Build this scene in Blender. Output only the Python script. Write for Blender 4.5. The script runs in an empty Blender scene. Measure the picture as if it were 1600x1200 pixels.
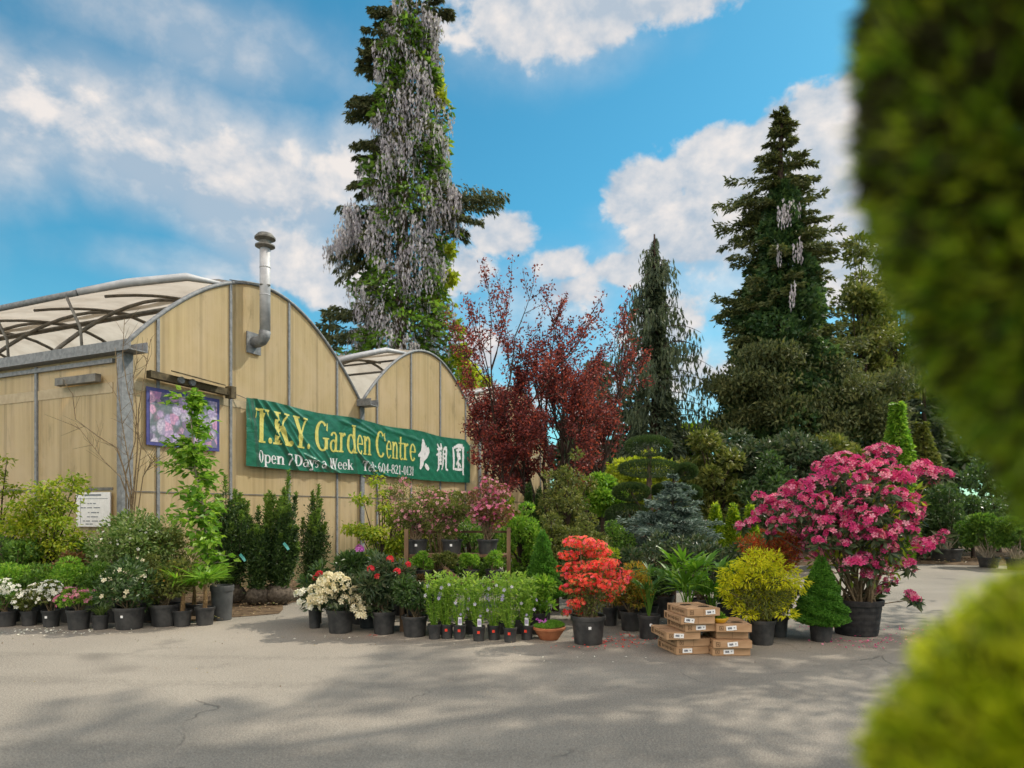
import bpy, math
import numpy as np
from mathutils import Vector

PI = math.pi
SC = bpy.context.scene
COL = SC.collection
H, F, HY, CX = 1.5, 1067.0, 798.0, 800.0     # eye height, focal length / horizon / centre measured on the photograph

# ------------------------------------------------------------------ camera
cam = bpy.data.cameras.new("camera")
cam_o = bpy.data.objects.new("camera", cam)
COL.objects.link(cam_o)
cam_o.location = (0, 0, H)
cam_o.rotation_euler = (PI / 2, 0, 0)
cam.sensor_width = 36.0
cam.lens = 36.0 * F / 1600.0
cam.shift_y = (HY - 600.0) / 1600.0
cam.clip_start, cam.clip_end = 0.05, 3000
cam.dof.use_dof = True
cam.dof.focus_distance = 9.5
cam.dof.aperture_fstop = 1.5
SC.camera = cam_o

# ------------------------------------------------------------------ sun, sky, exposure
SUN_AZ, SUN_EL = math.radians(64), math.radians(47)      # azimuth from +Y towards +X
sl = bpy.data.lights.new("sun", 'SUN')
sl.energy = 2.5
sl.angle = math.radians(0.6)
sl.color = (1.0, 0.90, 0.75)
so = bpy.data.objects.new("sun", sl)
COL.objects.link(so)
sd = Vector((math.sin(SUN_AZ) * math.cos(SUN_EL), math.cos(SUN_AZ) * math.cos(SUN_EL), math.sin(SUN_EL)))
so.rotation_euler = (-sd).to_track_quat('-Z', 'Y').to_euler()
so.location = (20, 10, 30)

SC.view_settings.view_transform = 'Standard'
SC.view_settings.look = 'None'
SC.view_settings.exposure = 0.86
SC.view_settings.gamma = 1.0
SC.cycles.use_denoising = True
SC.cycles.max_bounces = 8
SC.cycles.transparent_max_bounces = 8


class NT:
    """tiny helper to write node maths as calls"""
    def __init__(self, nt):
        self.nt = nt
    def node(self, t, **kw):
        n = self.nt.nodes.new(t)
        for k, v in kw.items():
            setattr(n, k, v)
        return n
    def put(self, sock, v):
        if isinstance(v, (int, float)):
            sock.default_value = v
        elif isinstance(v, (tuple, list)):
            sock.default_value = tuple(v) if len(v) == len(sock.default_value) else tuple(v) + (1.0,)
        else:
            self.nt.links.new(v, sock)
    def m(self, op, a, b=None, c=None, clamp=False):
        n = self.node('ShaderNodeMath', operation=op, use_clamp=clamp)
        for i, v in enumerate((a, b, c)):
            if v is not None:
                self.put(n.inputs[i], v)
        return n.outputs[0]
    def v(self, op, a, b=None):
        n = self.node('ShaderNodeVectorMath', operation=op)
        self.put(n.inputs[0], a)
        if b is not None:
            self.put(n.inputs[1], b)
        return n.outputs[0]
    def noise(self, vec, scale, detail=4, rough=0.55, dist=0.0):
        n = self.node('ShaderNodeTexNoise')
        self.put(n.inputs['Vector'], vec)
        self.put(n.inputs['Scale'], scale)
        self.put(n.inputs['Detail'], detail)
        self.put(n.inputs['Roughness'], rough)
        self.put(n.inputs['Distortion'], dist)
        return n.outputs['Fac']
    def smooth(self, x, a, b, lo=0.0, hi=1.0):
        n = self.node('ShaderNodeMapRange', interpolation_type='SMOOTHSTEP')
        self.put(n.inputs[0], x)
        for i, v in enumerate((a, b, lo, hi)):
            self.put(n.inputs[i + 1], v)
        return n.outputs[0]
    def mix(self, f, a, b, mode='MIX'):
        n = self.node('ShaderNodeMix', data_type='RGBA', blend_type=mode)
        self.put(n.inputs[0], f)
        self.put(n.inputs[6], a)
        self.put(n.inputs[7], b)
        return n.outputs[2]
    def ramp(self, f, stops):
        n = self.node('ShaderNodeValToRGB')
        els = n.color_ramp.elements
        while len(els) < len(stops):
            els.new(0.5)
        for e, (p, c) in zip(els, stops):
            e.position = p
            e.color = tuple(c) + (1.0,)
        self.put(n.inputs[0], f)
        return n.outputs[0]


wd = bpy.data.worlds.new("World")
SC.world = wd
wd.use_nodes = True
wn = wd.node_tree
wn.nodes.clear()
n = NT(wn)
tc = n.node('ShaderNodeTexCoord')
sky = n.node('ShaderNodeTexSky', sky_type='NISHITA')
sky.sun_disc = False
sky.sun_elevation = SUN_EL
sky.sun_rotation = SUN_AZ
sky.altitude = 50
sky.air_density = 1.0
sky.dust_density = 0.6
sky.ozone_density = 1.2
dirn = n.v('NORMALIZE', tc.outputs['Generated'])
sp = n.node('ShaderNodeSeparateXYZ')
n.put(sp.inputs[0], dirn)
az = n.m('ARCTAN2', sp.outputs[0], sp.outputs[1])
el = n.m('ARCSINE', sp.outputs[2])
# cloud banks: bearing, elevation, half-widths (degrees), amount
CLOUDS = [(-13.5, 26.0, 4.2, 3.0, .62), (-20.5, 24.0, 7, 3.8, .62), (-31, 26, 7, 4.0, .55), (3.5, 36.2, 11, 2.9, 1.0), (13, 36.0, 8, 2.2, .8), (-18.5, 19.2, 4.6, 2.2, 1.05), (-14, 17.6, 5, 2.2, .85), (-23, 17.5, 4, 1.4, .5),
          (-.5, 22.0, 4.4, 2.4, 1.1), (-4.0, 19.5, 4, 3.0, .95), (3.6, 20.0, 4.0, 2.0, .95), (9, 19.3, 4.2, 1.7, .85), (5, 17.8, 4, 1.5, .8),
          (17.2, 25.6, 5.0, 3.2, 1.3), (11.2, 24.2, 4.2, 2.6, 1.25), (24, 26.2, 6, 3.8, 1.3), (14, 21.6, 6, 2.6, 1.1), (21, 21.5, 7, 3.4, 1.15), (28, 24, 6, 5, 1.0), (27, 18, 6, 4, .8),
          (12, 15.2, 5, 2.2, .7), (14, 11, 7, 2.5, .7), (-4, 13.0, 4, 2.8, .7), (4, 9, 9, 3, .6),
          (85, 22, 18, 7, .8), (125, 40, 40, 22, 1.1), (-90, 36, 30, 16, 1.0), (-135, 40, 40, 24, 1.2), (179, 45, 45, 28, 1.2), (-179, 45, 45, 28, 1.2), (120, 14, 40, 9, .9), (-130, 14, 40, 9, .9)]  # unseen banks, most behind the view, added as fill light
SOFT = [(-20, 23.5, 9, 5.5, 1.0), (-29, 25.5, 9, 6, .95), (-37, 24, 8, 6, .8), (-12, 26, 5, 4.5, .75), (-27, 17.8, 11, 2.6, .62), (-26, 32.5, 13, 3.5, .75), (-33, 12, 9, 2.0, .35), (20, 20, 14, 7, .7), (3, 18, 9, 5, .5), (14, 10, 14, 6, .5), (-8, 12, 10, 5, .4), (4, 34, 12, 3, .5)]
def banks(lst):
    dens = None
    for a, e, sa, se, amp in lst:
        x = n.m('DIVIDE', n.m('SUBTRACT', az, math.radians(a)), math.radians(sa))
        y = n.m('DIVIDE', n.m('SUBTRACT', el, math.radians(e)), math.radians(se))
        g = n.m('EXPONENT', n.m('MULTIPLY', n.m('ADD', n.m('MULTIPLY', x, x), n.m('MULTIPLY', y, y)), -1.0))
        g = n.m('MULTIPLY', g, amp)
        dens = g if dens is None else n.m('MAXIMUM', dens, g)
    return dens
dens = banks(CLOUDS)
dsoft = banks(SOFT)
strv = n.v('MULTIPLY', dirn, (1.0, 1.0, 1.35))
nA = n.m('ADD', n.m('MULTIPLY', n.noise(strv, 8.0, 10, 0.58, 0.2), .72), n.m('MULTIPLY', n.noise(strv, 21.0, 6, 0.55, 0.1), .28))
off = n.v('ADD', strv, (0.02, 0.0, 0.028))
nB = n.m('ADD', n.m('MULTIPLY', n.noise(off, 8.0, 10, 0.58, 0.2), .72), n.m('MULTIPLY', n.noise(off, 21.0, 6, 0.55, 0.1), .28))
d0 = n.m('ADD', dens, n.m('MULTIPLY', n.m('SUBTRACT', nA, 0.5), 2.5))
nC = n.noise(strv, 4.0, 6, 0.5, 0.4)
d1 = n.m('ADD', dsoft, n.m('MULTIPLY', n.m('SUBTRACT', nC, 0.5), 1.1))
soft = n.m('ADD', n.m('MULTIPLY', n.smooth(d1, 0.08, 0.9), 0.80), n.smooth(el, 0.35, 0.0, 0.0, 0.16))
hard = n.m('MULTIPLY', n.smooth(d0, 0.40, 0.66), 0.97)
alpha = n.m('SUBTRACT', 1.0, n.m('MULTIPLY', n.m('SUBTRACT', 1.0, soft), n.m('SUBTRACT', 1.0, hard)))
lit = n.m('ADD', 0.50, n.m('MULTIPLY', n.m('SUBTRACT', nA, nB), 4.6))
lit = n.m('ADD', lit, n.m('MULTIPLY', n.m('SUBTRACT', d0, 0.95), 0.30), clamp=True)
ccol = n.mix(lit, (1.75, 2.05, 2.40), (3.25, 3.05, 2.92))
# clouds behind the view are brightened as added fill for front faces
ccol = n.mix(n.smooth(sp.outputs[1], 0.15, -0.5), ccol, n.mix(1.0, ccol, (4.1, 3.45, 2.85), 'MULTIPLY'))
hsv = n.node('ShaderNodeHueSaturation')
n.put(hsv.inputs['Hue'], 0.488)
n.put(hsv.inputs['Saturation'], 1.22)
n.put(hsv.inputs['Value'], 1.0)
n.put(hsv.inputs['Color'], sky.outputs[0])
skyc = n.mix(1.0, hsv.outputs[0], (0.275, 0.575, 0.555), 'MULTIPLY')
bg = n.node('ShaderNodeBackground')
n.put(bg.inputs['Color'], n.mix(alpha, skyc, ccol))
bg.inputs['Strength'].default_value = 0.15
wo = n.node('ShaderNodeOutputWorld')
wn.links.new(bg.outputs[0], wo.inputs[0])

# ------------------------------------------------------------------ helpers
def W(px, py, Y):
    return np.array([(px - CX) / F * Y, Y, H - (py - HY) / F * Y])
def depth(py):
    return H * F / (py - HY)
def wx(px, Y):
    return (px - CX) / F * Y
def wz(py, Y):
    return H - (py - HY) / F * Y
def nrm(a):
    return a / np.maximum(np.linalg.norm(a, axis=-1, keepdims=True), 1e-9)
def RNG(s):
    return np.random.default_rng(s)


class M:
    """collects geometry; build() links it as ONE mesh object"""
    def __init__(self):
        self.V, self.Fc, self.n = [], [], 0
    def add(self, V, *faces):
        V = np.asarray(V, dtype=np.float64).reshape(-1, 3)
        for f in faces:
            f = np.asarray(f, dtype=np.int64)
            if f.size:
                self.Fc.append(f + self.n)
        self.V.append(V)
        self.n += len(V)
        return self
    def box(self, c, s, ax=(1, 0, 0), ay=(0, 1, 0), az_=(0, 0, 1)):
        c = np.array(c, float)
        A = np.array([ax, ay, az_], float)
        sg = np.array([[-1, -1, -1], [1, -1, -1], [1, 1, -1], [-1, 1, -1], [-1, -1, 1], [1, -1, 1], [1, 1, 1], [-1, 1, 1]], float)
        V = c + (sg * np.array(s) / 2.0) @ A
        return self.add(V, [[0, 3, 2, 1], [4, 5, 6, 7], [0, 1, 5, 4], [1, 2, 6, 5], [2, 3, 7, 6], [3, 0, 4, 7]])
    def tube(self, path, r, sides=6, caps=True):
        P = np.asarray(path, float)
        k = len(P)
        r = np.full(k, r, float) if np.isscalar(r) else np.asarray(r, float)
        T = nrm(np.gradient(P, axis=0))
        ref = np.array([0, 0, 1.0]) if abs(T[:, 2]).mean() < 0.85 else np.array([1.0, 0, 0])
        A = nrm(np.cross(T, ref))
        B = np.cross(T, A)
        ang = np.linspace(0, 2 * PI, sides, endpoint=False)
        V = P[:, None] + r[:, None, None] * (np.cos(ang)[None, :, None] * A[:, None] + np.sin(ang)[None, :, None] * B[:, None])
        i, j = np.meshgrid(np.arange(k - 1), np.arange(sides), indexing='ij')
        a = i * sides + j
        b = i * sides + (j + 1) % sides
        f = np.stack([a, b, b + sides, a + sides], -1).reshape(-1, 4)
        self.add(V.reshape(-1, 3), f)
        if caps and sides >= 3:
            o = self.n - k * sides
            self.Fc.append(np.arange(sides)[::-1].reshape(1, -1) + o)
            self.Fc.append(np.arange(sides).reshape(1, -1) + o + (k - 1) * sides)
        return self
    def lathe(self, prof, c=(0, 0, 0), sides=28):
        prof = np.asarray(prof, float)
        k = len(prof)
        ang = np.linspace(0, 2 * PI, sides, endpoint=False)
        V = np.stack([prof[:, 0:1] * np.cos(ang), prof[:, 0:1] * np.sin(ang), np.repeat(prof[:, 1:2], sides, 1)], -1) + np.array(c, float)
        i, j = np.meshgrid(np.arange(k - 1), np.arange(sides), indexing='ij')
        a = i * sides + j
        b = i * sides + (j + 1) % sides
        return self.add(V.reshape(-1, 3), np.stack([a, b, b + sides, a + sides], -1).reshape(-1, 4))
    def grid(self, P):
        P = np.asarray(P, float)
        a, b = P.shape[:2]
        i, j = np.meshgrid(np.arange(a - 1), np.arange(b - 1), indexing='ij')
        q = i * b + j
        return self.add(P.reshape(-1, 3), np.stack([q, q + 1, q + b + 1, q + b], -1).reshape(-1, 4))
    def build(self, name, mat, parent=None, smooth=False, loc=None):
        me = bpy.data.meshes.new(name)
        V = np.concatenate(self.V) if self.V else np.zeros((0, 3))
        me.vertices.add(len(V))
        me.vertices.foreach_set('co', V.astype(np.float32).ravel())
        loops = np.concatenate([f.ravel() for f in self.Fc])
        tot = np.concatenate([np.full(len(f), f.shape[1]) for f in self.Fc])
        me.loops.add(len(loops))
        me.loops.foreach_set('vertex_index', loops.astype(np.int32))
        me.polygons.add(len(tot))
        me.polygons.foreach_set('loop_start', (np.cumsum(tot) - tot).astype(np.int32))
        me.polygons.foreach_set('use_smooth', np.full(len(tot), bool(smooth)))
        me.update(calc_edges=True)
        me.materials.append(mat)
        o = bpy.data.objects.new(name, me)
        COL.objects.link(o)
        if parent is not None:
            o.parent = parent
        if loc is not None:
            o.location = loc
        return o


def tag(o, label, cat, group=None):
    o['label'] = label
    o['category'] = cat
    if group:
        o['group'] = group
    return o
def thing(name, label, cat, loc=(0, 0, 0), rz=0.0, group=None):
    o = bpy.data.objects.new(name, None)
    o.empty_display_size = 0.1
    COL.objects.link(o)
    o.location = tuple(float(v) for v in loc)
    o.rotation_euler = (0, 0, rz)
    return tag(o, label, cat, group)
def copy_thing(src, loc, rz=0.0, label=None):
    r = src.copy()
    COL.objects.link(r)
    r.location = tuple(float(v) for v in loc)
    r.rotation_euler = (0, 0, rz)
    if label:
        r['label'] = label
    for ch in list(src.children):
        c = ch.copy()
        COL.objects.link(c)
        c.parent = r
        for g in list(ch.children):
            d = g.copy()
            COL.objects.link(d)
            d.parent = c
    return r

# ------------------------------------------------------------------ materials
def newmat(name):
    m = bpy.data.materials.new(name)
    m.use_nodes = True
    m.node_tree.nodes.clear()
    return m, NT(m.node_tree)
def finish(m, q, shader):
    o = q.node('ShaderNodeOutputMaterial')
    m.node_tree.links.new(shader, o.inputs[0])
    return m
def principled(q, col, rough=.6, spec=.4, metal=0.0, normal=None):
    b = q.node('ShaderNodeBsdfPrincipled')
    q.put(b.inputs['Base Color'], col)
    q.put(b.inputs['Roughness'], rough)
    q.put(b.inputs['Specular IOR Level'], spec)
    q.put(b.inputs['Metallic'], metal)
    if normal is not None:
        q.put(b.inputs['Normal'], normal)
    return b.outputs[0]
def bump(q, h, strength=.4, dist=.02):
    b = q.node('ShaderNodeBump')
    q.put(b.inputs['Strength'], strength)
    q.put(b.inputs['Distance'], dist)
    q.put(b.inputs['Height'], h)
    return b.outputs[0]
def objco(q):
    return q.node('ShaderNodeTexCoord').outputs['Object']

LEAFCACHE = {}
def leafm(name, cols, rough=.45, trans=.35, spec=.35, ns=3.0, amp=.35):
    """leaf or petal material: a colour per leaf, patches of growth, light passing through"""
    if name in LEAFCACHE:
        return LEAFCACHE[name]
    m, q = newmat(name)
    rnd = q.node('ShaderNodeNewGeometry').outputs['Random Per Island']
    if max(max(c_) for c_ in cols) < .45:
        cols = [tuple(v * 1.3 for v in c_) for c_ in cols]
    k = len(cols)
    nz = q.noise(objco(q), ns, 2, .5)
    f = q.m('ADD', rnd, q.m('MULTIPLY', q.m('SUBTRACT', nz, .5), 2 * amp), clamp=True)
    c = q.ramp(f, [(i / (k - 1), cc) for i, cc in enumerate(cols)])
    p = principled(q, c, rough, spec)
    t = q.node('ShaderNodeBsdfTranslucent')
    q.put(t.inputs[0], q.mix(1.0, c, (1.25, 1.25, .8), 'MULTIPLY'))
    x = q.node('ShaderNodeMixShader')
    q.put(x.inputs[0], trans)
    m.node_tree.links.new(p, x.inputs[1])
    m.node_tree.links.new(t.outputs[0], x.inputs[2])
    LEAFCACHE[name] = finish(m, q, x.outputs[0])
    return LEAFCACHE[name]
def plainm(name, c1, c2, scale=8, rough=.6, spec=.4, metal=0, bmp=0, stretch=(1, 1, 1), detail=5):
    m, q = newmat(name)
    co = q.v('MULTIPLY', objco(q), stretch)
    nz = q.noise(co, scale, detail, .6)
    c = q.mix(q.smooth(nz, .3, .7), c1, c2)
    r = q.m('ADD', rough - .08, q.m('MULTIPLY', nz, .16))
    return finish(m, q, principled(q, c, r, spec, metal, bump(q, nz, bmp, .01) if bmp else None))

MAT = {}
MAT['pot'] = plainm('nursery_pot_plastic', (.014, .015, .017), (.055, .053, .052), 7, .5, .4, detail=9)
MAT['pot_grey'] = plainm('grey_pot_plastic', (.05, .053, .056), (.085, .088, .09), 7, .5, .4)
MAT['pot_matte'] = plainm('fabric_pot', (.014, .014, .016), (.035, .034, .034), 14, .75, .25, bmp=.3)
MAT['terracotta'] = plainm('terracotta', (.30, .10, .045), (.40, .16, .075), 10, .75, .2, bmp=.1)
MAT['soil'] = plainm('soil', (.03, .018, .010), (.085, .05, .028), 40, .95, .1, bmp=.8)
MAT['bark'] = plainm('bark', (.06, .042, .03), (.15, .11, .08), 18, .9, .1, bmp=.6, stretch=(1, 1, .2))
MAT['bark_dark'] = plainm('bark_dark', (.03, .02, .016), (.07, .05, .04), 18, .9, .1, bmp=.6, stretch=(1, 1, .2))
MAT['bark_pale'] = plainm('bark_pale', (.22, .18, .13), (.38, .33, .26), 14, .8, .15, bmp=.4, stretch=(1, 1, .3))
MAT['twig'] = plainm('twig_bark', (.10, .07, .04), (.2, .15, .09), 30, .8, .2)
MAT['wood'] = plainm('weathered_wood', (.10, .06, .035), (.20, .125, .075), 12, .75, .2, bmp=.3, stretch=(1, 1, .12))
MAT['steel'] = plainm('galvanised_steel', (.14, .15, .16), (.24, .25, .26), 14, .62, .35, metal=.1, bmp=.06)
MAT['steel_dark'] = plainm('weathered_steel', (.10, .095, .085), (.19, .18, .16), 10, .6, .4, metal=.2, bmp=.1)
MAT['girt_shade'] = plainm('girt_shade_tan', (.34, .28, .185), (.42, .355, .24), 9, .7, .2)  # tan for the inner girt's shadow on the panels, put in as colour
MAT['rusty'] = plainm('mossy_timber_rail', (.05, .04, .025), (.13, .105, .06), 9, .85, .2, bmp=.5)
MAT['flue'] = plainm('flue_metal', (.33, .34, .36), (.46, .47, .49), 6, .55, .4, metal=.1)
MAT['white'] = plainm('white_card', (.68, .68, .68), (.78, .78, .78), 20, .6, .3)
MAT['red_sticker'] = plainm('red_sticker', (.6, .03, .02), (.7, .06, .03), 20, .5, .3)
MAT['ink'] = plainm('ink', (.02, .03, .07), (.04, .05, .10), 60, .6, .2)
MAT['print'] = plainm('carton_print', (.09, .055, .03), (.15, .095, .055), 90, .8, .1)
MAT['carton'] = plainm('carton', (.33, .20, .11), (.42, .27, .16), 5, .85, .12, stretch=(1, 1, 4))
MAT['slot'] = plainm('carton_opening', (.015, .01, .007), (.03, .02, .012), 5, .9, .1)
MAT['burlap'] = plainm('burlap', (.055, .045, .035), (.15, .125, .10), 22, .95, .1, bmp=.9)
MAT['yellow_glaze'] = plainm('yellow_glaze', (.55, .30, .01), (.66, .38, .03), 10, .3, .5)

L = {}
def lm(k, *a, **kw):
    L[k] = leafm(k + '_leaf', *a, **kw)
lm('green', [(.035, .085, .012), (.07, .15, .02), (.13, .21, .03)])
lm('bright', [(.07, .17, .015), (.13, .26, .025), (.22, .33, .04)], trans=.45)
lm('fresh', [(.09, .18, .02), (.17, .28, .035), (.28, .38, .07)], trans=.45)
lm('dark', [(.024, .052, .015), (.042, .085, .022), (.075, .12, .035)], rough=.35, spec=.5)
lm('glossdark', [(.022, .045, .02), (.045, .075, .03), (.09, .10, .05)], rough=.38, spec=.4, trans=.22)
lm('olive', [(.055, .075, .015), (.10, .125, .028), (.17, .17, .04)])
lm('bronze', [(.07, .03, .015), (.11, .09, .03), (.20, .08, .04)])
lm('goldgreen', [(.10, .17, .012), (.20, .27, .02), (.33, .34, .03)], trans=.5)
lm('gold', [(.36, .42, .015), (.60, .60, .02), (.76, .70, .03)], trans=.5, ns=5)
lm('yelloworange', [(.12, .16, .02), (.30, .24, .03), (.45, .20, .03)], trans=.45)
lm('yew', [(.018, .042, .012), (.034, .07, .018), (.07, .12, .026)], rough=.4, ns=4)
lm('yewtip', [(.05, .11, .02), (.11, .19, .03), (.17, .24, .04)], trans=.4)
lm('cedar', [(.026, .042, .026), (.048, .07, .038), (.08, .10, .05)], rough=.6, trans=.25)
lm('fir', [(.03, .042, .02), (.06, .075, .03), (.10, .10, .042)], rough=.6, trans=.25)
lm('firbrown', [(.036, .052, .020), (.07, .088, .03), (.12, .125, .042)], rough=.6, trans=.3)
lm('ivy', [(.022, .052, .022), (.04, .085, .03), (.075, .125, .038)], rough=.4, spec=.4)
lm('bluespruce', [(.05, .08, .066), (.09, .135, .115), (.17, .22, .19)], rough=.6, trans=.2)
lm('spruce', [(.035, .11, .012), (.06, .17, .018), (.10, .23, .028)], rough=.5, trans=.3, ns=8)
lm('pine', [(.018, .040, .012), (.032, .062, .016), (.06, .095, .022)], rough=.5, trans=.2)
lm('plum', [(.05, .017, .020), (.105, .027, .030), (.19, .038, .036), (.33, .068, .048)], trans=.42, ns=.8, amp=.25)
lm('vine', [(.05, .11, .015), (.085, .17, .02), (.14, .23, .03)], trans=.45, ns=.5)
lm('vineyellow', [(.20, .28, .02), (.34, .40, .03), (.45, .48, .05)], trans=.5)
lm('raceme', [(.30, .28, .34), (.44, .42, .48), (.60, .58, .62)], rough=.8, spec=.1, trans=.25, ns=.6)
lm('white', [(.62, .62, .56), (.78, .78, .72), (.85, .82, .72)], rough=.6, spec=.2, trans=.3)
lm('cream', [(.62, .54, .36), (.74, .68, .50), (.80, .76, .62)], rough=.6, spec=.2, trans=.3)
lm('pink', [(.50, .07, .22), (.68, .17, .34), (.78, .36, .48)], rough=.6, spec=.2, trans=.4)
lm('softpink', [(.48, .14, .24), (.62, .26, .34), (.70, .40, .42)], rough=.6, spec=.2, trans=.4)
lm('rhodo', [(.48, .025, .15), (.70, .08, .28), (.80, .22, .40), (.84, .42, .54)], rough=.55, spec=.2, trans=.4, ns=4)
lm('coral', [(.66, .03, .04), (.85, .08, .055), (.90, .20, .10), (.86, .10, .20)], rough=.55, spec=.2, trans=.4)
lm('red', [(.45, .015, .03), (.6, .03, .05), (.66, .08, .08)], rough=.55, spec=.2, trans=.3)
lm('purple', [(.40, .06, .42), (.52, .12, .52), (.6, .2, .6)], rough=.55, spec=.2, trans=.3)
lm('lilac', [(.34, .30, .52), (.46, .42, .62), (.66, .64, .74)], rough=.6, spec=.2, trans=.3)
lm('pieris', [(.30, .03, .02), (.45, .07, .025), (.55, .17, .03), (.16, .12, .03)], trans=.4)
lm('moss', [(.05, .13, .012), (.09, .20, .02), (.13, .25, .03)], ns=9)
lm('hedgeglow', [(.26, .36, .012), (.48, .54, .02), (.68, .68, .05)], rough=.3, spec=.6, trans=.6, ns=7)  # sun glow of the lower topiary balls put into the leaf colour
lm('topiary_shade', [(.018, .018, .006), (.045, .042, .012), (.065, .085, .014)], ns=7)  # dark of the side away from the sun, put into the leaf colour
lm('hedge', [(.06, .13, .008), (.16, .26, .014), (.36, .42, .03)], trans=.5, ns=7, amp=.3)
lm('litter', [(.05, .03, .015), (.13, .08, .04), (.26, .19, .11), (.10, .11, .03)], trans=.1)
lm('variegated', [(.05, .10, .02), (.10, .16, .035), (.20, .24, .09)], ns=6)

# ------------------------------------------------------------------ foliage builders
def rdir(g, k):
    return nrm(g.normal(size=(k, 3)))
def leaves(m, g, P, D, ln, wd_, up=None, fold=.12, jit=.25):
    """rhombic leaves folded along the midrib, base P, pointing along D"""
    k = len(P)
    D = nrm(D)
    ln = ln * g.uniform(1 - jit, 1 + jit, k)[:, None]
    w = wd_ * g.uniform(1 - jit, 1 + jit, k)[:, None]
    R = rdir(g, k) if up is None else nrm(np.array(up, float) + .45 * g.normal(size=(k, 3)))
    S = nrm(np.cross(D, R))
    N = np.cross(S, D)
    mid = P + D * ln * .45
    V = np.stack([P, mid + S * w * .5 + N * w * fold, P + D * ln - N * ln * .08, mid - S * w * .5 + N * w * fold], 1)
    i = np.arange(k)[:, None] * 4
    return m.add(V.reshape(-1, 3), np.concatenate([i + [[0, 1, 2]], i + [[0, 2, 3]]]))
def blades(m, g, P, D, ln, wd_, droop=.5, seg=4):
    """long strap leaves bending over"""
    for p, d in zip(P, nrm(D)):
        l_ = ln * g.uniform(.75, 1.2)
        w = wd_ * g.uniform(.8, 1.2)
        s = nrm(np.cross(d, np.array([0, 0, 1.0]) + .2 * g.normal(size=3)))
        pts, cur, dd = [], np.array(p, float), np.array(d, float)
        for i in range(seg + 1):
            t = i / seg
            ww = w * (.35 + 1.3 * t if t < .5 else 2 * (1 - t)) * .5 + .0004
            pts.append([cur - s * ww, cur + s * ww])
            cur = cur + dd * l_ / seg
            dd = nrm(dd + np.array([0, 0, -droop / seg * (.5 + 1.5 * t)]))
        m.grid(np.array(pts))
    return m
def stars(m, g, P, N, R, k=5, cup=.35):
    """open flowers: k petals round an axis"""
    c = len(P)
    N = nrm(N)
    A = nrm(np.cross(N, rdir(g, c)))
    B = np.cross(N, A)
    R = R * g.uniform(.75, 1.2, c)[:, None, None]
    a = np.arange(k) * 2 * PI / k
    def ring(off, rr, h):
        an = a + off
        return P[:, None] + R * (rr * (np.cos(an)[None, :, None] * A[:, None] + np.sin(an)[None, :, None] * B[:, None]) + h * N[:, None])
    h = .5 * 2 * PI / k
    Lf, T, Rt = ring(-h * .75, .72, cup * .8), ring(0, 1.0, cup * .7), ring(h * .75, .72, cup * .8)
    V = np.concatenate([P[:, None], np.stack([Lf, T, Rt], 2).reshape(c, -1, 3)], 1)
    q = np.array([[0, 1 + 3 * i, 2 + 3 * i, 3 + 3 * i] for i in range(k)])
    f = (np.arange(c)[:, None, None] * (1 + 3 * k) + q[None]).reshape(-1, 4)
    return m.add(V.reshape(-1, 3), f)
def blob_pts(g, k, B, shell=.55):
    B = np.asarray(B, float)
    C, R = B[:, :3], B[:, 3:6]
    w = (R[:, 0] * R[:, 1] + R[:, 1] * R[:, 2] + R[:, 0] * R[:, 2])
    i = g.choice(len(B), k, p=w / w.sum())
    d = rdir(g, k)
    rad = shell + (1 - shell) * g.random(k) ** .6
    return C[i] + d * R[i] * rad[:, None], nrm(d / np.maximum(R[i], 1e-3))
def blobs_in(g, k, c, R, rb, flat=.8, lo=.35, hi=.82):
    d = rdir(g, k)
    P = np.array(c) + d * np.array(R) * (lo + (hi - lo) * g.random(k))[:, None]
    r = rb * g.uniform(.65, 1.25, k)
    return np.concatenate([P, np.stack([r, r, r * flat], 1)], 1)
def grow(g, p, d, ln, r, lev, out, tips, up=.12, wig=.22, kids=4, seg=5, ang=(25, 55), shrink=(.5, .8)):
    P = [np.array(p, float)]
    d = nrm(np.array(d, float))
    for i in range(seg):
        P.append(P[-1] + d * ln / seg)
        d = nrm(d + wig * g.normal(size=3) * .6 + np.array([0, 0, up]))
    P = np.array(P)
    out.append((P, np.linspace(r, r * .4, len(P))))
    if lev == 0:
        tips.append(P)
        return
    for k in range(kids):
        t = g.uniform(.35, 1.0) if k else 1.0
        x = t * seg
        i = min(int(x), seg - 1)
        q = P[i] + (P[i + 1] - P[i]) * (x - i)
        dd = nrm(P[i + 1] - P[i])
        s = nrm(np.cross(dd, g.normal(size=3)))
        a = math.radians(g.uniform(*ang)) * (.4 if k == 0 else 1)
        grow(g, q, dd * math.cos(a) + s * math.sin(a), ln * g.uniform(*shrink), r * .55, lev - 1, out, tips, up, wig, kids, max(3, seg - 1), ang, shrink)
def tips_points(g, tips, k):
    S = np.array([t for t in tips if len(t) == len(tips[0])])
    i = g.integers(len(S), size=k)
    x = g.random(k) ** .8 * (S.shape[1] - 1.001)
    j = x.astype(int)
    a, b = S[i, j], S[i, j + 1]
    return a + (b - a) * (x - j)[:, None], nrm(b - a)
def stems(parent, out, mat, name='trunk', sides=5, minr=.0):
    m = M()
    for P, r in out:
        if r[0] >= minr:
            m.tube(P, r, sides, caps=False)
    return m.build(name, mat, parent, smooth=True)

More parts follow.
